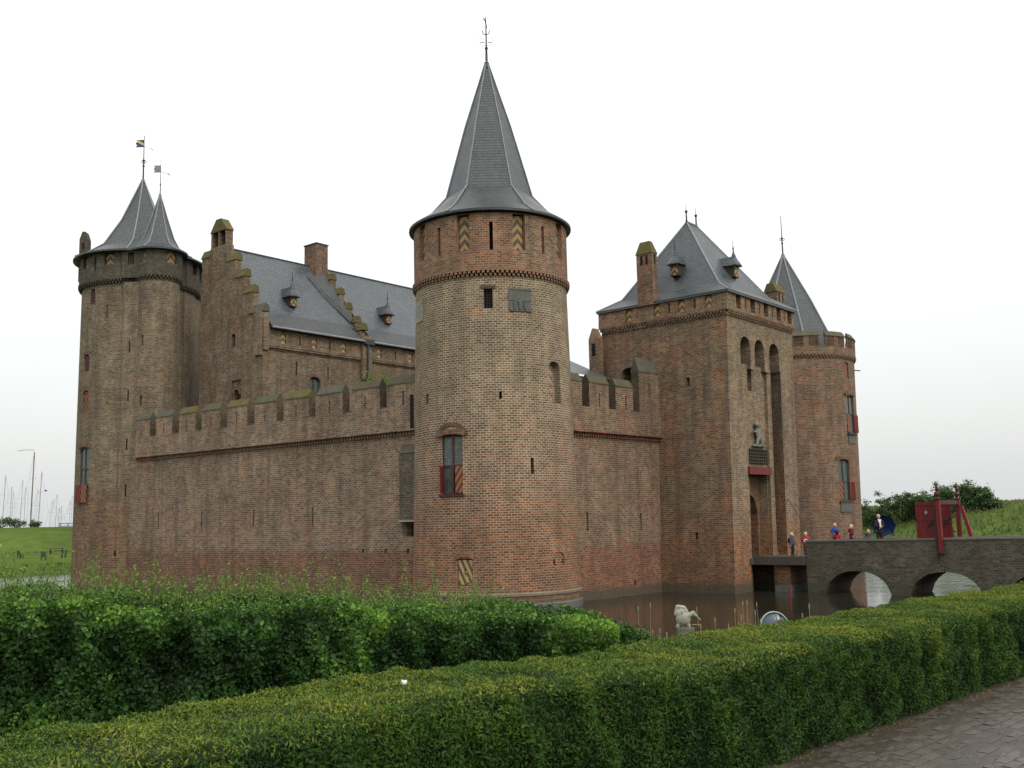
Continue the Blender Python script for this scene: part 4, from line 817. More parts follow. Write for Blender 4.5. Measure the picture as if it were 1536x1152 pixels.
for z in (3.0, 3.7, 4.3): m = MB(); m.box(5.08, 5.14, -9.76, -9.5, z, z + .06); m.build('hinge', 'iron', Gt)
for x in (2.3, 5.35): m = MB(); m.hexa([(x - .07, -10.55, 2.6), (x + .07, -10.55, 2.6), (x - .07, -10.35, 2.6), (x + .07, -10.35, 2.6), (x - .07, -10.12, 4.3), (x + .07, -10.12, 4.3), (x - .07, -10.0, 4.3), (x + .07, -10.0, 4.3)]) if x > 3 else m.box(x - .06, x + .06, -9.74, -9.66, 1.8, 4.3); m.build('brace', 'redb' if x > 3 else 'oak', Gt)

# ------------------------------------------------------------ people
for nme, c, r in (('skin', (.52, .32, .24), .6), ('red_coat', (.42, .02, .03), .6), ('maroon_coat', (.16, .02, .03), .7), ('dark_cloth', (.018, .018, .022), .8), ('grey_cloth', (.06, .07, .09), .8), ('blue_cloth', (.03, .06, .24), .7), ('blond', (.52, .40, .2), .8), ('greyhair', (.35, .33, .31), .8), ('white_cloth', (.65, .65, .66), .7), ('navy', (.016, .045, .16), .4), ('shoe', (.05, .05, .05), .6)):
    M[nme] = plain(nme, c, r, .2, 6, bump=.05)
def person(h, label, loc, face, coat, legs, hair, arms='down', coat_len=.5, group=None):
    """h height; local -y is the way the person faces"""
    t = thing('person', label, 'person', loc, face, group); s = h / 1.75; hd = .115 * (1.0 + max(0, (1.6 - h)) * .25) 
    Z = lambda q: q * h; sh = .19 * s; hip = .09 * s
    hz = h - hd * 1.05
    A = {'down': [(sh + .03 * s, 0, Z(.64)), (sh + .05 * s, -.06 * s, Z(.47))], 'pockets': [(sh + .07 * s, .02, Z(.65)), (sh - .02 * s, -.13 * s, Z(.55))], 'front': [(sh + .02 * s, -.05, Z(.66)), (sh - .12 * s, -.26 * s, Z(.64))]}[arms]
    body = [(0, 0, Z(.72), .15 * s, .10 * s, .15 * s), (0, 0, Z(.56), .14 * s, .10 * s, .12 * s), ((0, 0, Z(.8)), (0, -.01, hz - .04), .055 * s, .05 * s), (0, 0, hz, hd * .76, hd * .9, hd), (0, -hd * .9, hz - .01, .018, .03, .025), (0, -hd * .7, hz - hd * .45, .05, .04, .03)]
    for g in (-1, 1):
        body += [((g * sh * .85, 0, Z(.79)), (g * A[0][0], A[0][1], A[0][2]), .055 * s, .042 * s), ((g * A[0][0], A[0][1], A[0][2]), (g * A[1][0], A[1][1], A[1][2]), .04 * s, .028 * s), ((g * hip, 0, Z(.5)), (g * hip, -.01, Z(.27)), .085 * s, .055 * s), ((g * hip, -.01, Z(.27)), (g * hip * 1.1, .02, Z(.05)), .05 * s, .035 * s), (g * hd * .78, 0, hz, .012, .02, .03)]
        w = Vector((g * A[1][0], A[1][1], A[1][2])); dn = Vector((0, -.35, -1)).normalized() if arms == 'down' else Vector((-g * .7, -.5, -.2)).normalized()
        body.append((tuple(w), tuple(w + dn * .07 * s), .03 * s, .032 * s))
        for fi in range(4): q = w + dn * .07 * s + Vector((0, (fi - 1.5) * .018 * s, 0)); body.append((tuple(q), tuple(q + dn * (.07 + .01 * (fi in (1, 2))) * s), .011 * s, .009 * s))
        body.append((tuple(w + dn * .02 * s), tuple(w + dn * .06 * s + Vector((0, -.05 * s, 0))), .012 * s, .01 * s))
    blob('body', body, 'skin', t, .014)
    cl = [(0, 0, Z(.72), .185 * s, .135 * s, .19 * s), (0, 0, Z(.60), .17 * s, .135 * s, .14 * s), ((0, 0, Z(.6)), (0, 0, Z(coat_len)), .16 * s, .165 * s), (0, 0, Z(.815), .1 * s, .09 * s, .05 * s)]
    for g in (-1, 1): cl += [((g * sh * .85, 0, Z(.785)), (g * A[0][0], A[0][1], A[0][2]), .08 * s, .065 * s), ((g * A[0][0], A[0][1], A[0][2]), (g * A[1][0], A[1][1], A[1][2]), .06 * s, .048 * s)]
    blob('coat', cl, coat, t, .02)
    tr = [(0, 0, Z(.5), .15 * s, .11 * s, .08 * s)]
    for g in (-1, 1): tr += [((g * hip, 0, Z(.48)), (g * hip, -.01, Z(.27)), .1 * s, .075 * s), ((g * hip, -.01, Z(.27)), (g * hip * 1.1, .02, Z(.06)), .07 * s, .055 * s)]
    blob('trousers', tr, legs, t, .02)
    for g in (-1, 1): blob('shoe', [((g * hip * 1.1, .04 * s, .035), (g * hip * 1.15, -.12 * s, .03), .04 * s, .032 * s)], 'shoe', t, .015)
    blob('hair', [(0, .02, hz + hd * .22, hd * .84, hd * .92, hd * .86), (0, hd * .45, hz - hd * .2, hd * .7, hd * .5, hd * .7)], hair, t, .02)
    e = MB()
    for g in (-1, 1): e.box(g * .035 - .01, g * .035 + .01, -hd * .92, -hd * .86, hz + .005, hz + .02)
    e.build('eyes', 'dark_cloth', t)
    return t
Lg = Matrix.Translation((11.36, 54.2, 0)) @ Matrix.Rotation(radians(50), 4, 'Z')
def gl(x, y, z): return tuple(Lg @ Vector((x, y, z)))
p = person(1.28, 'child in grey jacket and dark trousers standing on the drawbridge, nearest the gate', gl(3.5, -1.72, 1.83), 40, 'grey_cloth', 'dark_cloth', 'blond')
blob('backpack', [(0, .16, .82, .12, .09, .17)], 'dark_cloth', p, .02); 
p = person(1.30, 'blond child in long red raincoat with white round emblem, standing at the bridge end', gl(3.5, -2.5, 1.83), 165, 'red_coat', 'dark_cloth', 'blond', 'pockets', .36)
m = MB(); m.prism([(.11 * cos(a), .83 + .1 * sin(a)) for a in np.linspace(0, 2 * pi, 16)[:-1]], .175, .19, 'y'); m.build('emblem', 'white_cloth', p); m = MB(); m.prism([(.055 * cos(a), .83 + .05 * sin(a)) for a in np.linspace(0, 2 * pi, 12)[:-1]], .191, .197, 'y'); m.build('emblem_centre', 'dark_cloth', p)
p = person(1.36, 'blond person in bright blue jacket behind the bridge parapet, third from the gate', gl(4.0, -3.95, 2.2), 10, 'blue_cloth', 'dark_cloth', 'blond', 'pockets')
p = person(1.0, 'crouching child in bright red jacket pressed to the parapet beside the blue jacket', gl(3.3, -4.35, 2.2), 160, 'red_coat', 'dark_cloth', 'dark_cloth', 'pockets', .4)
p = person(1.28, 'small child in maroon coat alone behind the parapet, fair hair', gl(3.7, -4.95, 2.2), -60, 'maroon_coat', 'grey_cloth', 'blond', 'front')
p = person(1.78, 'adult in dark coat with pale scarf holding the blue umbrella on the bridge', gl(3.9, -6.35, 2.2), 0, 'dark_cloth', 'dark_cloth', 'greyhair', 'front')
blob('scarf', [((-.05, -.12, 1.48), (.03, -.17, 1.2), .045, .05), ((.05, -.12, 1.48), (-.03, -.19, 1.05), .045, .04)], 'white_cloth', p, .02)
p = person(1.05, 'small child in dark grey coat standing against the umbrella holder', gl(3.3, -6.0, 2.2), -20, 'grey_cloth', 'dark_cloth', 'dark_cloth', 'pockets', .4)
Um = thing('umbrella', 'open dark blue umbrella tilted behind the adult on the bridge', 'umbrella', gl(3.9, -6.35, 0))
cu = Vector((.36, .35, 3.36)); ax = Vector((.25, .8, .42)).normalized()   # canopy axis
rotm = ax.to_track_quat('Z', 'Y').to_matrix().to_4x4()
m = MB(); n = 8; rings = [(0, .26), (.22, .24), (.44, .16), (.62, .0)]
for j in range(3):
    for i in range(32):
        def Pn(j, i):
            a = 2 * pi * i / 32; r, z = rings[j]; sc_ = 1 - .1 * (j / 3) * abs(sin(a * n / 2)) ; return tuple(cu + rotm.to_3x3() @ Vector((r * sc_ * cos(a), r * sc_ * sin(a), z - .0)))
        m.quad([Pn(j, i), Pn(j, i + 1), Pn(j + 1, i + 1), Pn(j + 1, i)])
m.build('canopy', 'navy', Um)
for i in range(8):
    a = 2 * pi * i / 8 ; r = MB(); r.path([tuple(cu + rotm.to_3x3() @ Vector((q * cos(a), q * sin(a), z - .015))) for q, z in rings], .006, 4); r.build('rib', 'iron', Um)
m = MB(); m.tube(tuple(cu + ax * .3), tuple(cu - ax * .6), .01); m.build('shaft', 'iron', Um)

# ------------------------------------------------------------ sculptures, marker pole in the moat
k = NT('pale_stone'); o = k.n('TexCoord').outputs['Object']; n = k.noise(o, 4, 6); k.col(k.mix(k.rng(n, .4, .7), (.34, .34, .27), (.17, .18, .145))); k.r(.8); k.bump(k.noise(o, 25, 4), .3); M['pale'] = k.m
Sc = thing('sculpture', 'pale stone animal sculpture curled on a grey plinth in the moat', 'sculpture', (4.76, 29.6, 0))
m = MB(); m.lathe([(.3, -1), (.26, .92), (.2, .93), (0, .93)], 14); m.build('plinth', 'stoned', Sc)
blob('figure', [(-.05, 0, 1.17, .22, .17, .2), (-.12, 0, 1.32, .14, .13, .14), ((-.26, 0, 1.3), (-.2, 0, 1.5), .06, .07), ((-.2, 0, 1.5), (-.02, 0, 1.48), .07, .06), ((-.02, 0, 1.48), (.05, -.03, 1.38), .06, .05), ((-.02, -.05, 1.18), (.22, -.08, 1.33), .09, .075), ((.22, -.08, 1.33), (.3, -.08, 1.25), .06, .045), ((-.15, 0, 1.05), (-.22, 0, .96), .07, .06), ((.05, 0, 1.05), (.1, 0, .96), .07, .06)], 'pale', Sc, .018, sm=5)
m = MB(); m.tube((.36, -.05, .95), (.33, -.05, 1.5), .012); m.tube((.3, -.05, 1.25), (.42, -.05, 1.12), .03); m.tube((.18, -.05, 1.0), (.42, -.05, 1.0), .015); m.build('bronze_rod', plain('verdigris', (.2, .2, .1), .6), Sc)
Ds = thing('sculpture', 'round grey-blue metal disc with pale rim and white streaks, standing in the moat', 'sculpture', (6.95, 28.2, 0))
k = NT('streaked_metal'); o = k.n('TexCoord').outputs['Object']; n = k.noise(k.scale(o, (9, 9, 1.2)), 1.4, 5); sp = k.n('SeparateXYZ'); k.l(o, sp.inputs[0])
k.col(k.mix(k.math('MULTIPLY', k.rng(n, .48, .62), k.rng(sp.outputs[0], -.06, .05)), (.045, .065, .085), (.42, .44, .48))); k.r(.5); k.b.inputs['Specular IOR Level'].default_value = .3
m = MB(); m.lathe([(.0, .10), (.15, .09), (.28, .05), (.385, -.02), (.385, -.1)], 40); d = m.build('dish', k.m, Ds, loc=(0, 0, 1.02), rot=(radians(78), 0, radians(12)), smooth=40)
m = MB(); m.lathe([(.385, -.05), (.42, -.03), (.43, .02), (.40, .04), (.385, .01)], 40); m.build('rim', plain('rim_metal', (.28, .33, .29), .4, .3, 6), Ds, loc=(0, 0, 1.02), rot=(radians(78), 0, radians(12)), smooth=40)
m = MB(); m.tube((0, .05, -1), (0, .05, .8), .06); m.build('post', 'iron', Ds)
Pl = tag(MB().tube((0, 0, -1), (-.06, 0, .55), .05, .045).build('marker_pole', 'redb', loc=(13.35, 50.6, 0)), 'slim red marker pole standing in the water before the bridge', 'pole')

# ------------------------------------------------------------ foliage
def leaves_mesh(name, C, N, size, mat, tint, aspect=.7, droop=.0, fold=.25, parent=None, stuff=True, spread=.8, along=None):
    n = len(C); size = np.broadcast_to(size, n)[:, None]
    d = rng.normal(size=(n, 3)) if along is None else along + rng.normal(size=(n, 3)) * spread
    d[:, 2] -= droop; N = N + rng.normal(size=(n, 3)) * .55; N /= np.linalg.norm(N, axis=1, keepdims=True)
    d -= N * (d * N).sum(1, keepdims=True) * .8; d /= np.linalg.norm(d, axis=1, keepdims=True)
    s = np.cross(N, d); s /= np.linalg.norm(s, axis=1, keepdims=True) + 1e-9
    a = C - d * size * .5; b = C + d * size * .5; l = C + s * size * aspect * .5 + N * size * fold * .5 - d * size * .08; r = C - s * size * aspect * .5 + N * size * fold * .5 - d * size * .08
    V = np.stack([a, r, b, l], 1).reshape(-1, 3); i = np.arange(n)[:, None] * 4
    F = np.stack([i + [0, 1, 2], i + [0, 2, 3]], 1).reshape(-1)
    me = bpy.data.meshes.new(name); me.vertices.add(4 * n); me.vertices.foreach_set('co', V.astype(np.float32).ravel())
    me.loops.add(6 * n); me.loops.foreach_set('vertex_index', F.astype(np.int32)); me.polygons.add(2 * n)
    me.polygons.foreach_set('loop_start', np.arange(0, 6 * n, 3, dtype=np.int32)); me.update(calc_edges=True)
    at = me.attributes.new('tint', 'FLOAT', 'FACE'); at.data.foreach_set('value', np.repeat(tint, 2).astype(np.float32)); me.materials.append(mat)
    o = bpy.data.objects.new(name, me); COL.objects.link(o); o.parent = parent
    if stuff: o['kind'] = 'stuff'
    return o
def fnoise(P, f, seed, k=6):
    r = np.random.default_rng(seed); out = np.zeros(len(P))
    for _ in range(k): w = r.normal(size=3) * f; out += np.sin(P @ w + r.uniform(0, 6.28))
    return out / sqrt(k)
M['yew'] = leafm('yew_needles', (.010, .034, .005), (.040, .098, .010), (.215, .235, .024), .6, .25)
M['ivy'] = leafm('bramble_leaves', (.009, .028, .006), (.027, .084, .012), (.16, .30, .035), .5, .3)
M['weed'] = leafm('shoot_leaves', (.08, .15, .025), (.15, .25, .045), (.25, .34, .08), .5, .4)
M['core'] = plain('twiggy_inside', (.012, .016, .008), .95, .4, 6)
# clipped yew hedge: base line runs along U1, depth towards N1
o1 = np.array([1.67, 7.03]); U1 = np.array([.7071, .7071]) * 1.0; U1 = np.array([.70, .714]); N1 = np.array([-.714, .70])
def yfront(s): return .20 * (np.tanh((-1.0 - s) * 2.5) * .5 + .5) + .012 * np.sin(s * 2.1)          # front face offset: steps back past the joint of two plants
def ydepth(s): return 1.25 - .02 * s
def ytop(s): return 3.07 + .05 * (np.tanh((-1.0 - s) * 2.5) * .5 + .5) + .015 * np.sin(s * 1.7)
def ypos(s, t, z): q = o1[None] + U1[None] * s[:, None] + N1[None] * t[:, None]; return np.column_stack([q, z])
Yh = thing('hedge', 'low clipped yew hedge running along the brick path in the foreground', 'hedge')
nF, nT = 170000, 150000
def dens(n, lo, hi):   # denser where the hedge is near the camera
    return lo + (hi - lo) * rng.random(n) ** 1.0
s = dens(nF, -6.5, 9); t = yfront(s) + 0; zz = 2.33 + rng.random(nF) ** .9 * (ytop(s) - 2.33)
rd = np.clip((zz - (ytop(s) - .12)) / .12, 0, 1) ** 2 * .10
P3 = ypos(s, t + rd, zz); nv = np.column_stack([np.broadcast_to(-N1, (nF, 2)), np.full(nF, .35)])
bm_ = fnoise(P3, 8, 3) * .02 + fnoise(P3, 20, 4) * .024; P3 += nv * (bm_ - np.abs(rng.normal(size=nF)) * .03)[:, None]
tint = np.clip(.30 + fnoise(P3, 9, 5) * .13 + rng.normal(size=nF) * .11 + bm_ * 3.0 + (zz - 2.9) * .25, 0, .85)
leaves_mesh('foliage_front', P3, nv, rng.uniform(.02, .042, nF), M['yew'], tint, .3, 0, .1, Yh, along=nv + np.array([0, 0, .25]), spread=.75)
s = dens(nT, -6.5, 9); t = rng.random(nT) * (ydepth(s) - yfront(s)) + yfront(s); zt = ytop(s)
P3 = ypos(s, t, zt); bm_ = fnoise(P3, 5, 6) * .014 + fnoise(P3, 15, 7) * .014; P3[:, 2] += bm_ - np.abs(rng.normal(size=nT)) * .018
ed_ = np.minimum(t - yfront(s), ydepth(s) - t); P3[:, 2] -= np.clip(.1 - ed_, 0, .1) ** 2 * 5
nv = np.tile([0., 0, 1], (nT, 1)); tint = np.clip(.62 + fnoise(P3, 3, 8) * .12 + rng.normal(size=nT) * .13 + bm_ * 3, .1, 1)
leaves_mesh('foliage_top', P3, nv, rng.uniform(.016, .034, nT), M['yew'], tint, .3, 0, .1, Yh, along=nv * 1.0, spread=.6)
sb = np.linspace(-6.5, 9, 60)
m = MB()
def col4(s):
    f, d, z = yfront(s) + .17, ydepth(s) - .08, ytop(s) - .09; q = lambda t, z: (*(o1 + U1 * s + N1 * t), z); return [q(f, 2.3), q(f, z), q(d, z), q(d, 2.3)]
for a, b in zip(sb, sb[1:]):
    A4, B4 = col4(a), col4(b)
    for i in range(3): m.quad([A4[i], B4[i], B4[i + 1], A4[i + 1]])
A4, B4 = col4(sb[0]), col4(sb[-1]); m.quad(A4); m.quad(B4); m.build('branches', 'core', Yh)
# bramble and ivy hedge behind it
Hb = thing('hedge', 'tall loose dark green leafy hedge on the moat bank, left of the middle tower', 'hedge')
a0 = np.array([-8.0, 6.9]); a1 = np.array([1.38, 10.1]); LL = np.linalg.norm(a1 - a0); U2 = (a1 - a0) / LL; N2 = np.array([-U2[1], U2[0]])
def htop(s): f = s / LL; return 3.60 - .56 * f ** 1.3 + .03 * np.sin(s * 3.1) - .14 * np.clip((s - LL + .4) / .4, 0, 1) ** 2 - .08 * np.clip((s - LL + 2.6) / 2.6, 0, 1) ** 1.4
def hpos(s, t, z): q = a0[None] + U2[None] * s[:, None] + N2[None] * t[:, None]; return np.column_stack([q, z])
n = 120000; s = rng.random(n) * LL; zz = 1.9 + rng.random(n) * (htop(s) - 1.9)
P3 = hpos(s, np.clip((zz - htop(s) + .2) / .2, 0, 1) ** 2 * .14 + .16 * np.clip((s - LL + .5) / .5, 0, 1), zz); nv = np.column_stack([np.broadcast_to(-N2, (n, 2)), np.full(n, .3)])
bm_ = fnoise(P3, 4.5, 11) * .11 + fnoise(P3, 12, 12) * .09; P3 += nv * (bm_ - np.abs(rng.normal(size=n)) * .12)[:, None]
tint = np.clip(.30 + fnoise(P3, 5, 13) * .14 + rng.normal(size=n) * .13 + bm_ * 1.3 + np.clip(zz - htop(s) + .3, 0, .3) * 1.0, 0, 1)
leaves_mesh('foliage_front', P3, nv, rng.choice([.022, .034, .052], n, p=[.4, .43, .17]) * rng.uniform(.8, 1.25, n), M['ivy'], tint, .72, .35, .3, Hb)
n = 70000; s = rng.random(n) * LL; t = rng.random(n) * 1.9
P3 = hpos(s, t, htop(s)); bm_ = fnoise(P3, 4, 14) * .05 + fnoise(P3, 11, 15) * .035; P3[:, 2] += bm_ - np.abs(rng.normal(size=n)) * .05
tint = np.clip(.52 + fnoise(P3, 4, 16) * .15 + rng.normal(size=n) * .16 + bm_, 0, 1)
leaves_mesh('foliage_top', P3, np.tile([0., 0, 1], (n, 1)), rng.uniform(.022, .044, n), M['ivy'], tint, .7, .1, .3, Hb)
n = 9000; t = rng.random(n) * 1.9; zz = 1.9 + rng.random(n) * (htop(LL - .05) - 1.85); P3 = hpos(LL - .02 - .1 * rng.random(n) - .25 * np.abs(t / 1.9 - .5) ** 2, t, zz); bm_ = fnoise(P3, 7, 17) * .06; P3 += np.array([*U2, .2]) * bm_[:, None]
leaves_mesh('foliage_end', P3, np.tile([*U2, .3], (n, 1)), rng.uniform(.022, .044, n), M['ivy'], np.clip(.42 + rng.normal(size=n) * .15 + bm_ * 1.5, 0, 1), .7, .3, .3, Hb)
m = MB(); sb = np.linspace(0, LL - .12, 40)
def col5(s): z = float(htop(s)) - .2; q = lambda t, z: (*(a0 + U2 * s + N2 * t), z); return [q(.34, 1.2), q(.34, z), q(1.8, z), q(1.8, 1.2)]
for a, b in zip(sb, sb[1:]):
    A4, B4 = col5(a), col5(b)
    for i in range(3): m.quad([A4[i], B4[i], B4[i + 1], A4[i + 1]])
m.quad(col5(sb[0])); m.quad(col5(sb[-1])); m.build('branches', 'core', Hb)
# wispy shoots standing over the hedge top
Cs, Ss = [], MB()
for i in range(1500):
    s = rng.random() * (LL - 1.4); t = .15 + rng.random() * 1.7; z0 = float(htop(s)); hh = (.12 + .34 * rng.random() ** 1.6) * (1 if rng.random() < .86 else 1.6) * (1.0 - .35 * s / LL)
    b = np.array([*(a0 + U2 * s + N2 * t), z0 - .05]); lean = rng.normal(size=2) * .1; tip = b + [lean[0], lean[1], hh]
    Ss.tube(tuple(b), tuple(tip), .0035, .0015, 3)
    for j in range(int(hh * 46)): q = rng.random(); Cs.append(b + (tip - b) * q + rng.normal(size=3) * .018)
Cs = np.array(Cs); w = Ss.build('tall_weeds', 'weed', stuff=True)
lf = leaves_mesh('weed_leaves', Cs, rng.normal(size=(len(Cs), 3)), rng.uniform(.018, .036, len(Cs)), M['weed'], np.clip(rng.normal(.45, .25, len(Cs)), 0, 1), .55, 0, .3, w)
# litter on the yew
tag(blob('crumpled_paper', [(0, 0, 0, .015, .011, .012), (.01, .005, .006, .01, .01, .01), (-.009, .0, .008, .008, .01, .012)], 'white_cloth', None, .003, (-.62, 5.68, 3.15), .4, 1), 'small crumpled white paper lying on top of the clipped hedge', 'litter')

# reeds in the moat
rd0 = None
reeds = [(948, 915, 0), (1010, 920, 1), (1018, 942, 0), (1033, 940, 0), (1062, 930, 0), (1070, 948, 0), (1088, 916, 1), (1092, 936, 0), (1096, 925, 0), (1101, 905, 1), (1105, 904, 1), (1117, 918, 0), (1125, 906, 1), (1129, 930, 0), (1186, 921, 0), (1195, 908, 1), (960, 910, 0), (968, 948, 0), (985, 952, 0), (982, 946, 0), (1076, 938, 0), (1003, 930, 0)]
Lr = 'thin pale reed stalk rising from the dark moat beyond the clipped hedge'
for px, py, tt in reeds:
    D = 21 + 5 * rng.random(); a = math.atan2((px - 768) / 1530, 1.0); x = D * sin(a); y = D * cos(a)
    hz = 785 - .0227 * (px - 768); zt = 4 - (py - hz) / 1530 * D * .985
    m = MB(); ln = rng.normal() * .04; m.path([(0, 0, -.3), (ln * .5, 0, zt * .5), (ln, 0, zt)], .006, 4); m.lathe([(.004, zt - .02), (.014, zt), (.014, zt + .07), (.003, zt + .1)], 5, (ln, 0))
    o = m.build('reed', plain('dry_reed', (.22, .21, .11), .8) if rd0 is None else rd0.data.materials[0], loc=(x, y, 0)); rd0 = rd0 or o
    tag(o, Lr, 'reed', 'reed stalks in the moat')

# ------------------------------------------------------------ path with clinker paving
k = NT('wet_clinker'); o = k.n('ObjectInfo'); g = k.n('TexCoord').outputs['Object']; n = k.noise(g, 18, 5)
ge = k.n('NewGeometry'); pn = k.noise(ge.outputs['Position'], 1.3, 4); pn2 = k.noise(ge.outputs['Position'], 30, 4)
c = k.mix(o.outputs['Random'], (.048, .036, .026), (.070, .055, .042)); c = k.mix(k.rng(pn, .35, .6, 0, .9), c, (.042, .036, .026)); c = k.mix(k.rng(pn2, .55, .75, 0, .6), c, (.11, .10, .08))
k.col(c); k.b.inputs['Specular IOR Level'].default_value = .35; k.l(k.rng(pn, .3, .7, .38, .75), k.b.inputs['Roughness']); k.bump(pn2, .35, .01); M['paver'] = k.m
M['soil'] = plain('wet_grit', (.05, .041, .03), .45, .5, 9, bump=.5)
pth = MB(); q = lambda s, t: (*(o1 + U1 * s + N1 * t), 2.3705); pth.quad([q(-8, .12), q(14, .12), q(14, -6), q(-8, -6)]); pth = pth.build('path', 'soil'); pth['kind'] = 'structure'
pm = []
for v in range(4):
    m = MB(); j = lambda: random.uniform(-.004, .004); a, b, h = .101, .047, .05
    m.hexa([(-a, -b, 0), (a, -b, 0), (-a, b, 0), (a, b, 0), (-a + .006 + j(), -b + .006 + j(), h + j()), (a - .006 + j(), -b + .006 + j(), h + j()), (-a + .006 + j(), b - .006 + j(), h + j()), (a - .006 + j(), b - .006 + j(), h + j())])
    o = m.build('brick', 'paver'); pm.append(o.data); bpy.data.objects.remove(o)
rest = MB(); cnt = 0
for i in range(-4, 34):
    for jx in range(-20, 34):
        s_ = jx * .212 + (i % 2) * .106; t_ = -.10 - i * .101
        wob = .012 * sin(s_ * 3 + i); p = o1 + U1 * s_ + N1 * (t_ + wob); dcam = np.hypot(*p)
        az_ = math.degrees(math.atan2(p[0], p[1])); vis = 8 < az_ < 29 and dcam > 6.2 and i >= 0
        if i < 0: continue
        z = 2.322 + random.uniform(-.003, .004); ang = math.atan2(U1[1], U1[0]) + random.uniform(-.03, .03)
        if vis and cnt < 298 and dcam < 9.5:
            o = bpy.data.objects.new('brick', pm[cnt % 4]); COL.objects.link(o); o.parent = pth; o.location = (p[0], p[1], z); o.rotation_euler = (random.uniform(-.02, .02), random.uniform(-.02, .02), ang); cnt += 1
        else:
            ca, sa = cos(ang), sin(ang); a, b = .097, .044
            f = lambda x, y, h: (p[0] + x * ca - y * sa, p[1] + x * sa + y * ca, z + h)
            rest.hexa([f(-a, -b, 0), f(a, -b, 0), f(-a, b, 0), f(a, b, 0), f(-a + .005, -b + .005, .05), f(a - .005, -b + .005, .05), f(-a + .005, b - .005, .05), f(a - .005, b - .005, .05)])
rest.build('paving', 'paver', pth, stuff=True)
n = 4200; s = rng.uniform(-1, 6, n); t = np.where(rng.random(n) < .5, -.03 - np.abs(rng.normal(size=n)) * .06, -rng.random(n) ** 1.5 * 2.2); P3 = ypos(s, t, np.full(n, 2.372)); 
lf = leaves_mesh('fallen_needles', P3, np.tile([0., 0, 1], (n, 1)), rng.uniform(.006, .022, n), leafm('dead_needles', (.10, .075, .03), (.16, .12, .05), (.22, .19, .09)), rng.random(n), .4, 0, .1); lf['kind'] = 'stuff'

# ------------------------------------------------------------ far banks: grass, shrubs, bench, masts
n = 26000; px = rng.uniform(18, 78, n); py = rng.uniform(80, 150, n); r = np.hypot(px, py - 76); kp = (r > 53) & (r < 78) & (px / py < .62); px, py = px[kp], py[kp]
zz = hfun(px, py); n = len(px); hs = rng.uniform(.25, .6, n); C = np.column_stack([px, py, zz + hs * .4])
M['lgrass'] = leafm('long_grass', (.040, .062, .018), (.08, .118, .034), (.16, .165, .075), .8, .3)
o = leaves_mesh('long_grass', C, np.tile([0., -1, .2], (n, 1)), hs, M['lgrass'], np.clip(.45 + fnoise(C, .25, 20) * .18 + rng.normal(size=n) * .14 + (zz > 4.3) * .2, 0, 1), .35, 0, .2, None, True, .35, np.tile([0., 0, 1.3], (n, 1)))
n = 60000; px = rng.uniform(-110, -30, n); py = rng.uniform(85, 225, n); r = np.hypot(px, py - 76); kp = ((r > 51) & (r < 54)) | ((r > 116) & (r < 119)); kp &= py > 60; px, py = px[kp], py[kp]; zz = hfun(px, py); n = len(px); hs = rng.uniform(.15, .38, n)
C = np.column_stack([px, py, zz + hs * .4]); leaves_mesh('bank_undergrowth', C, np.tile([0., -1, .2], (n, 1)), hs, M['lgrass'], np.clip(.3 + rng.normal(size=n) * .08, 0, 1), .5, 0, .2, None, True, .5, np.tile([0., 0, 1.], (n, 1)))
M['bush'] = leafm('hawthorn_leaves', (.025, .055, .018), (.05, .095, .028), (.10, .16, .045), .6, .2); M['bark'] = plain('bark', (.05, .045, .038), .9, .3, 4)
def shrub(name, label, x, y, w, h, seed, group, nl=5200, ls=.2, mat='bush'):
    r = np.random.default_rng(seed); t = thing(name, label, name.split('_')[-1], (x, y, float(hfun(np.array(x), np.array(y))) - .1), 0, group)
    br = MB(); pts = []
    for i in range(9):
        a = r.uniform(0, 6.28); e = Vector((cos(a) * w * .42 * r.uniform(.5, 1), sin(a) * w * .3, h * r.uniform(.3, .8))); br.tube((r.normal() * .1, 0, 0), tuple(e), .07, .03, 5)
        for j in range(6):
            e2 = e + Vector((r.normal() * w * .11, r.normal() * w * .1, abs(r.normal()) * h * .16)); br.tube(tuple(e), tuple(e2), .03, .012, 4); pts.append((e2, r.uniform(.25, .6)))
        pts.append((e, .6)); pts.append((e * .6, .8))
    br.build('branches', 'bark', t); C = []
    for i in range(nl): c, q = pts[r.integers(len(pts))]; C.append(np.array(c) + r.normal(size=3) * [q * .55, q * .5, q * .42])
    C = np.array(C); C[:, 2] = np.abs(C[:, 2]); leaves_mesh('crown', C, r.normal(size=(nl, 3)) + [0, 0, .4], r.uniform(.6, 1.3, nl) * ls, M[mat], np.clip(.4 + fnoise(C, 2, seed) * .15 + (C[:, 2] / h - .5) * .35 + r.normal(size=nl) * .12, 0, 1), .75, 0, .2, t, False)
    return t
def atpx(px, D): a = math.atan2((px - 768) / 1530, 1.0) ; return D * sin(a), D * cos(a)
gp = 'shrubs along the crest of the right bank'
sl_ = ['dark shrub half hidden behind the right tower on the grassy bank', 'tall spiky shrub between right tower and umbrella on the bank crest', 'broad bushy shrub above the grass left of the red gate', 'low shrub just behind the left red gate door', 'dark tall shrub standing right behind the two gate posts', 'pale green round shrub to the right of the red gate', 'tiny low shrub farthest right beyond the red gate']
for i, (px, w, h) in enumerate(((1303, 6, 2.7), (1345, 6.2, 3.1), (1372, 5.5, 2.5), (1396, 4.5, 2.1), (1418, 4.5, 3.3), (1456, 3.4, 2.4), (1476, 1.8, .8))):
    x, y = atpx(px, 127); shrub('bank_shrub', sl_[i], x, y, w, h, 30 + i, gp)
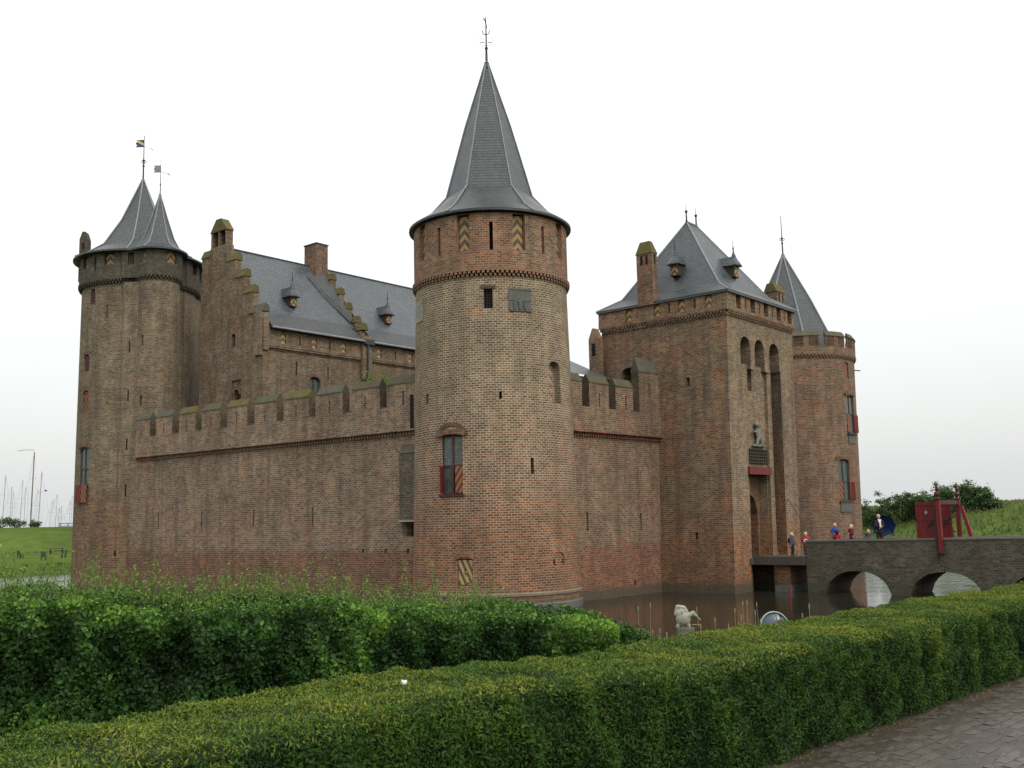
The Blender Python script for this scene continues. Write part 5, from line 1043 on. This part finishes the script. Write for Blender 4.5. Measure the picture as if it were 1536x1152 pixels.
for i, px in enumerate((3, 27, 55)):
    x, y = atpx(px, 232); shrub('dyke_shrub', ['dark shrub at the left picture edge on the far dyke', 'small dark shrub below the tallest mast on the dyke', 'sparse little shrub on the dyke right of the tall masts'][i], x, y, (5, 3.5, 2.4)[i], (2.3, 1.7, 1.3)[i], 50 + i, 'shrubs on the far left dyke', 900, .26)
# bench / rail on the dyke
x, y = atpx(101, 210); Bn = thing('fence_rail', 'white wooden rail fence on the dyke beside the left tower', 'fence', (x, y, float(hfun(np.array(x), np.array(y)))))
M['whitew'] = plain('white_wood', (.2, .21, .2), .7, .2, 3)
for a in (-1.3, .2, 1.7): m = MB(); m.box(a - .07, a + .07, -.07, .07, -.2, 1.15); m.build('post', 'whitew', Bn)
for z in (.45, .95): m = MB(); m.box(-1.5, 2.4, -.1, -.071, z, z + .16); m.build('rail', 'whitew', Bn)
# garden chairs on the far lawn
def chair(px, D, deg, label):
    x, y = atpx(px, D); t = thing('garden_chair', label, 'chair', (x, y, float(hfun(np.array(x), np.array(y)))), deg, 'dark garden chairs on the far lawn'); t.scale = (.72, .72, .78)
    for a, b in ((-.3, -.3), (.3, -.3), (-.3, .3), (.3, .3)): m = MB(); m.box(a - .05, a + .05, b - .05, b + .05, 0, .5); m.build('leg', 'oak', t)
    m = MB(); m.box(-.36, .36, -.36, .36, .5, .58); m.build('seat', 'oak', t); m = MB(); m.hexa([(-.36, .3, .58), (.36, .3, .58), (-.36, .36, .58), (.36, .36, .58), (-.36, .48, 1.3), (.36, .48, 1.3), (-.36, .54, 1.3), (.36, .54, 1.3)]); m.build('backrest', 'oak', t)
    for a in (-.4, .36): m = MB(); m.box(a, a + .05, -.36, .38, .8, .85); m.build('armrest', 'oak', t)
chair(68, 132, 30, 'dark garden chair alone in the middle of the far lawn'); chair(98, 140, -50, 'dark garden chair on the lawn nearest the left tower'); chair(34, 146, 80, 'dark garden chair on the lawn towards the left picture edge')
x, y = atpx(87, 165); t = thing('picnic_table', 'dark picnic table on the lawn behind the garden chairs', 'table', (x, y, .9), 20)
m = MB(); m.box(-1, 1, -.4, .4, .72, .8); m.build('tabletop', 'oak', t)
for b in (-.75, .75): m = MB(); m.box(-1, 1, b - .15, b + .15, .42, .48); m.build('bench', 'oak', t)
for a in (-.8, .8): m = MB(); m.hexa([(a - .05, -.8, 0), (a + .05, -.8, 0), (a - .05, -.7, 0), (a + .05, -.7, 0), (a - .05, -.3, .72), (a + .05, -.3, .72), (a - .05, -.2, .72), (a + .05, -.2, .72)]); m.hexa([(a - .05, .7, 0), (a + .05, .7, 0), (a - .05, .8, 0), (a + .05, .8, 0), (a - .05, .2, .72), (a + .05, .2, .72), (a - .05, .3, .72), (a + .05, .3, .72)]); m.build('trestle', 'oak', t)
# masts beyond the dyke
M['mast'] = plain('aluminium_mast', (.28, .30, .33), .5, .2, 2); M['mastw'] = plain('wooden_mast', (.20, .17, .15), .6, .3, 2)
mz = [(62, 430, 42, .11, 'mast', 'grey mast with crosstree nearest the left picture edge'), (150, 575, 145, .08, 'mast', 'thin mast just right of the edge mast, with two stays'), (172, 650, 160, .06, 'mast', 'short faint mast close beside the second mast'),
      (293, 490, 268, .08, 'mast', 'slender leaning mast left of the tallest mast'), (335, 580, 333, .06, 'mast', 'thin upright mast immediately left of the tallest mast'), (430, 130, 418, .2, 'mastw', 'tallest thick mast with a long pennant pointing left'),
      (540, 375, 515, .13, 'mast', 'second tallest grey mast, right of the thick one'), (505, 610, 478, .05, 'mast', 'thin faint mast between the two tallest masts'), (702, 735, 640, .06, 'mast', 'strongly leaning thin mast in the gap right of the tall masts'),
      (755, 665, 745, .07, 'mast', 'upright mast in front of the rail fence left end'), (788, 840, 788, .07, 'mast', 'short mast left of the rail fence'), (820, 815, 820, .07, 'mast', 'short mast directly above the left end of the rail fence'), (935, 750, 928, .07, 'mast', 'thin mast above the rail near the left tower'), (957, 680, 957, .05, 'mast', 'faint mast closest to the left tower wall')]
for i, (xt, yt, xb, r, mt, lb) in enumerate(mz):
    D = 330; pxt, pyt, pxb = xt / 8.86, 670 + yt / 8.86, xb / 8.86; x1, y1 = atpx(pxt, D); x0_, y0_ = atpx(pxb, D); hz = 785 - .0227 * (pxt - 768); zt = 4 + (hz - pyt) / 1530 * D * .93
    x0_ += (x1 - x0_) * .1 - .2
    t = thing('boat_mast', lb, 'mast', (x0_, y0_, 0), 0, 'boat masts beyond the dyke'); tx, ty = x1 - x0_, y1 - y0_
    m = MB(); m.tube((0, 0, 0), (tx, ty, zt), r * 1.15, r * .8, 6); m.build('pole', mt, t)
    f = .72; m = MB(); m.tube((tx * f - 1, ty * f, zt * f), (tx * f + 1, ty * f, zt * f), .035, n=4); m.build('crosstree', mt, t)
    m = MB()
    for g in (-1, 1): m.path([(tx, ty, zt), (tx * f + g, ty * f, zt * f), (g * 1.3, 0, 3)], .018, 3)
    m.tube((tx, ty, zt), (-4 if i % 2 else 4.5, 0, 3), .02, n=3); m.build('rigging', mt, t)
    if i == 5: m = MB(); m.path([(tx, ty, zt + .6), (tx - 2.4, ty, zt + .75), (tx - 5, ty, zt + .45)], .09, 4); m.build('pennant', 'mastw', t)
# small bird in flight by the masts
x, y = atpx(68, 200); b = thing('bird', 'small dark bird flying low between the masts and the left tower', 'bird', (x, y, 11.3)); blob('body', [(0, 0, 0, .22, .1, .09), (-.2, 0, .04, .08, .07, .07), (.25, 0, 0, .12, .05, .03)], 'dark_cloth', b, .04)
for g in (-1, 1): m = MB(); m.hexa([(-.08, 0, 0), (.1, 0, 0), (-.1, g * .45, .2), (.06, g * .45, .2), (-.08, 0, .02), (.1, 0, .02), (-.1, g * .45, .22), (.06, g * .45, .22)]); m.build('wing', 'dark_cloth', b)
# green shrub growing on the castle wall walk
b = thing('wall_plant', 'small bright green plant growing behind the long wall crest below the hall', 'plant', (-7.1, 53.4, 10.95)); r = np.random.default_rng(5); C = r.normal(size=(420, 3)) * [.5, .3, .32] + [0, 0, .55]
m = MB(); [m.tube((0, 0, -.6), (r.normal() * .35, 0, .6), .02, .01, 4) for _ in range(6)]; m.build('stems', 'bark', b)
leaves_mesh('leaves', C, r.normal(size=(420, 3)) + [0, 0, .5], r.uniform(.08, .16, 420), M['weed'], np.clip(r.normal(.6, .25, 420), 0, 1), .6, 0, .2, b, True)
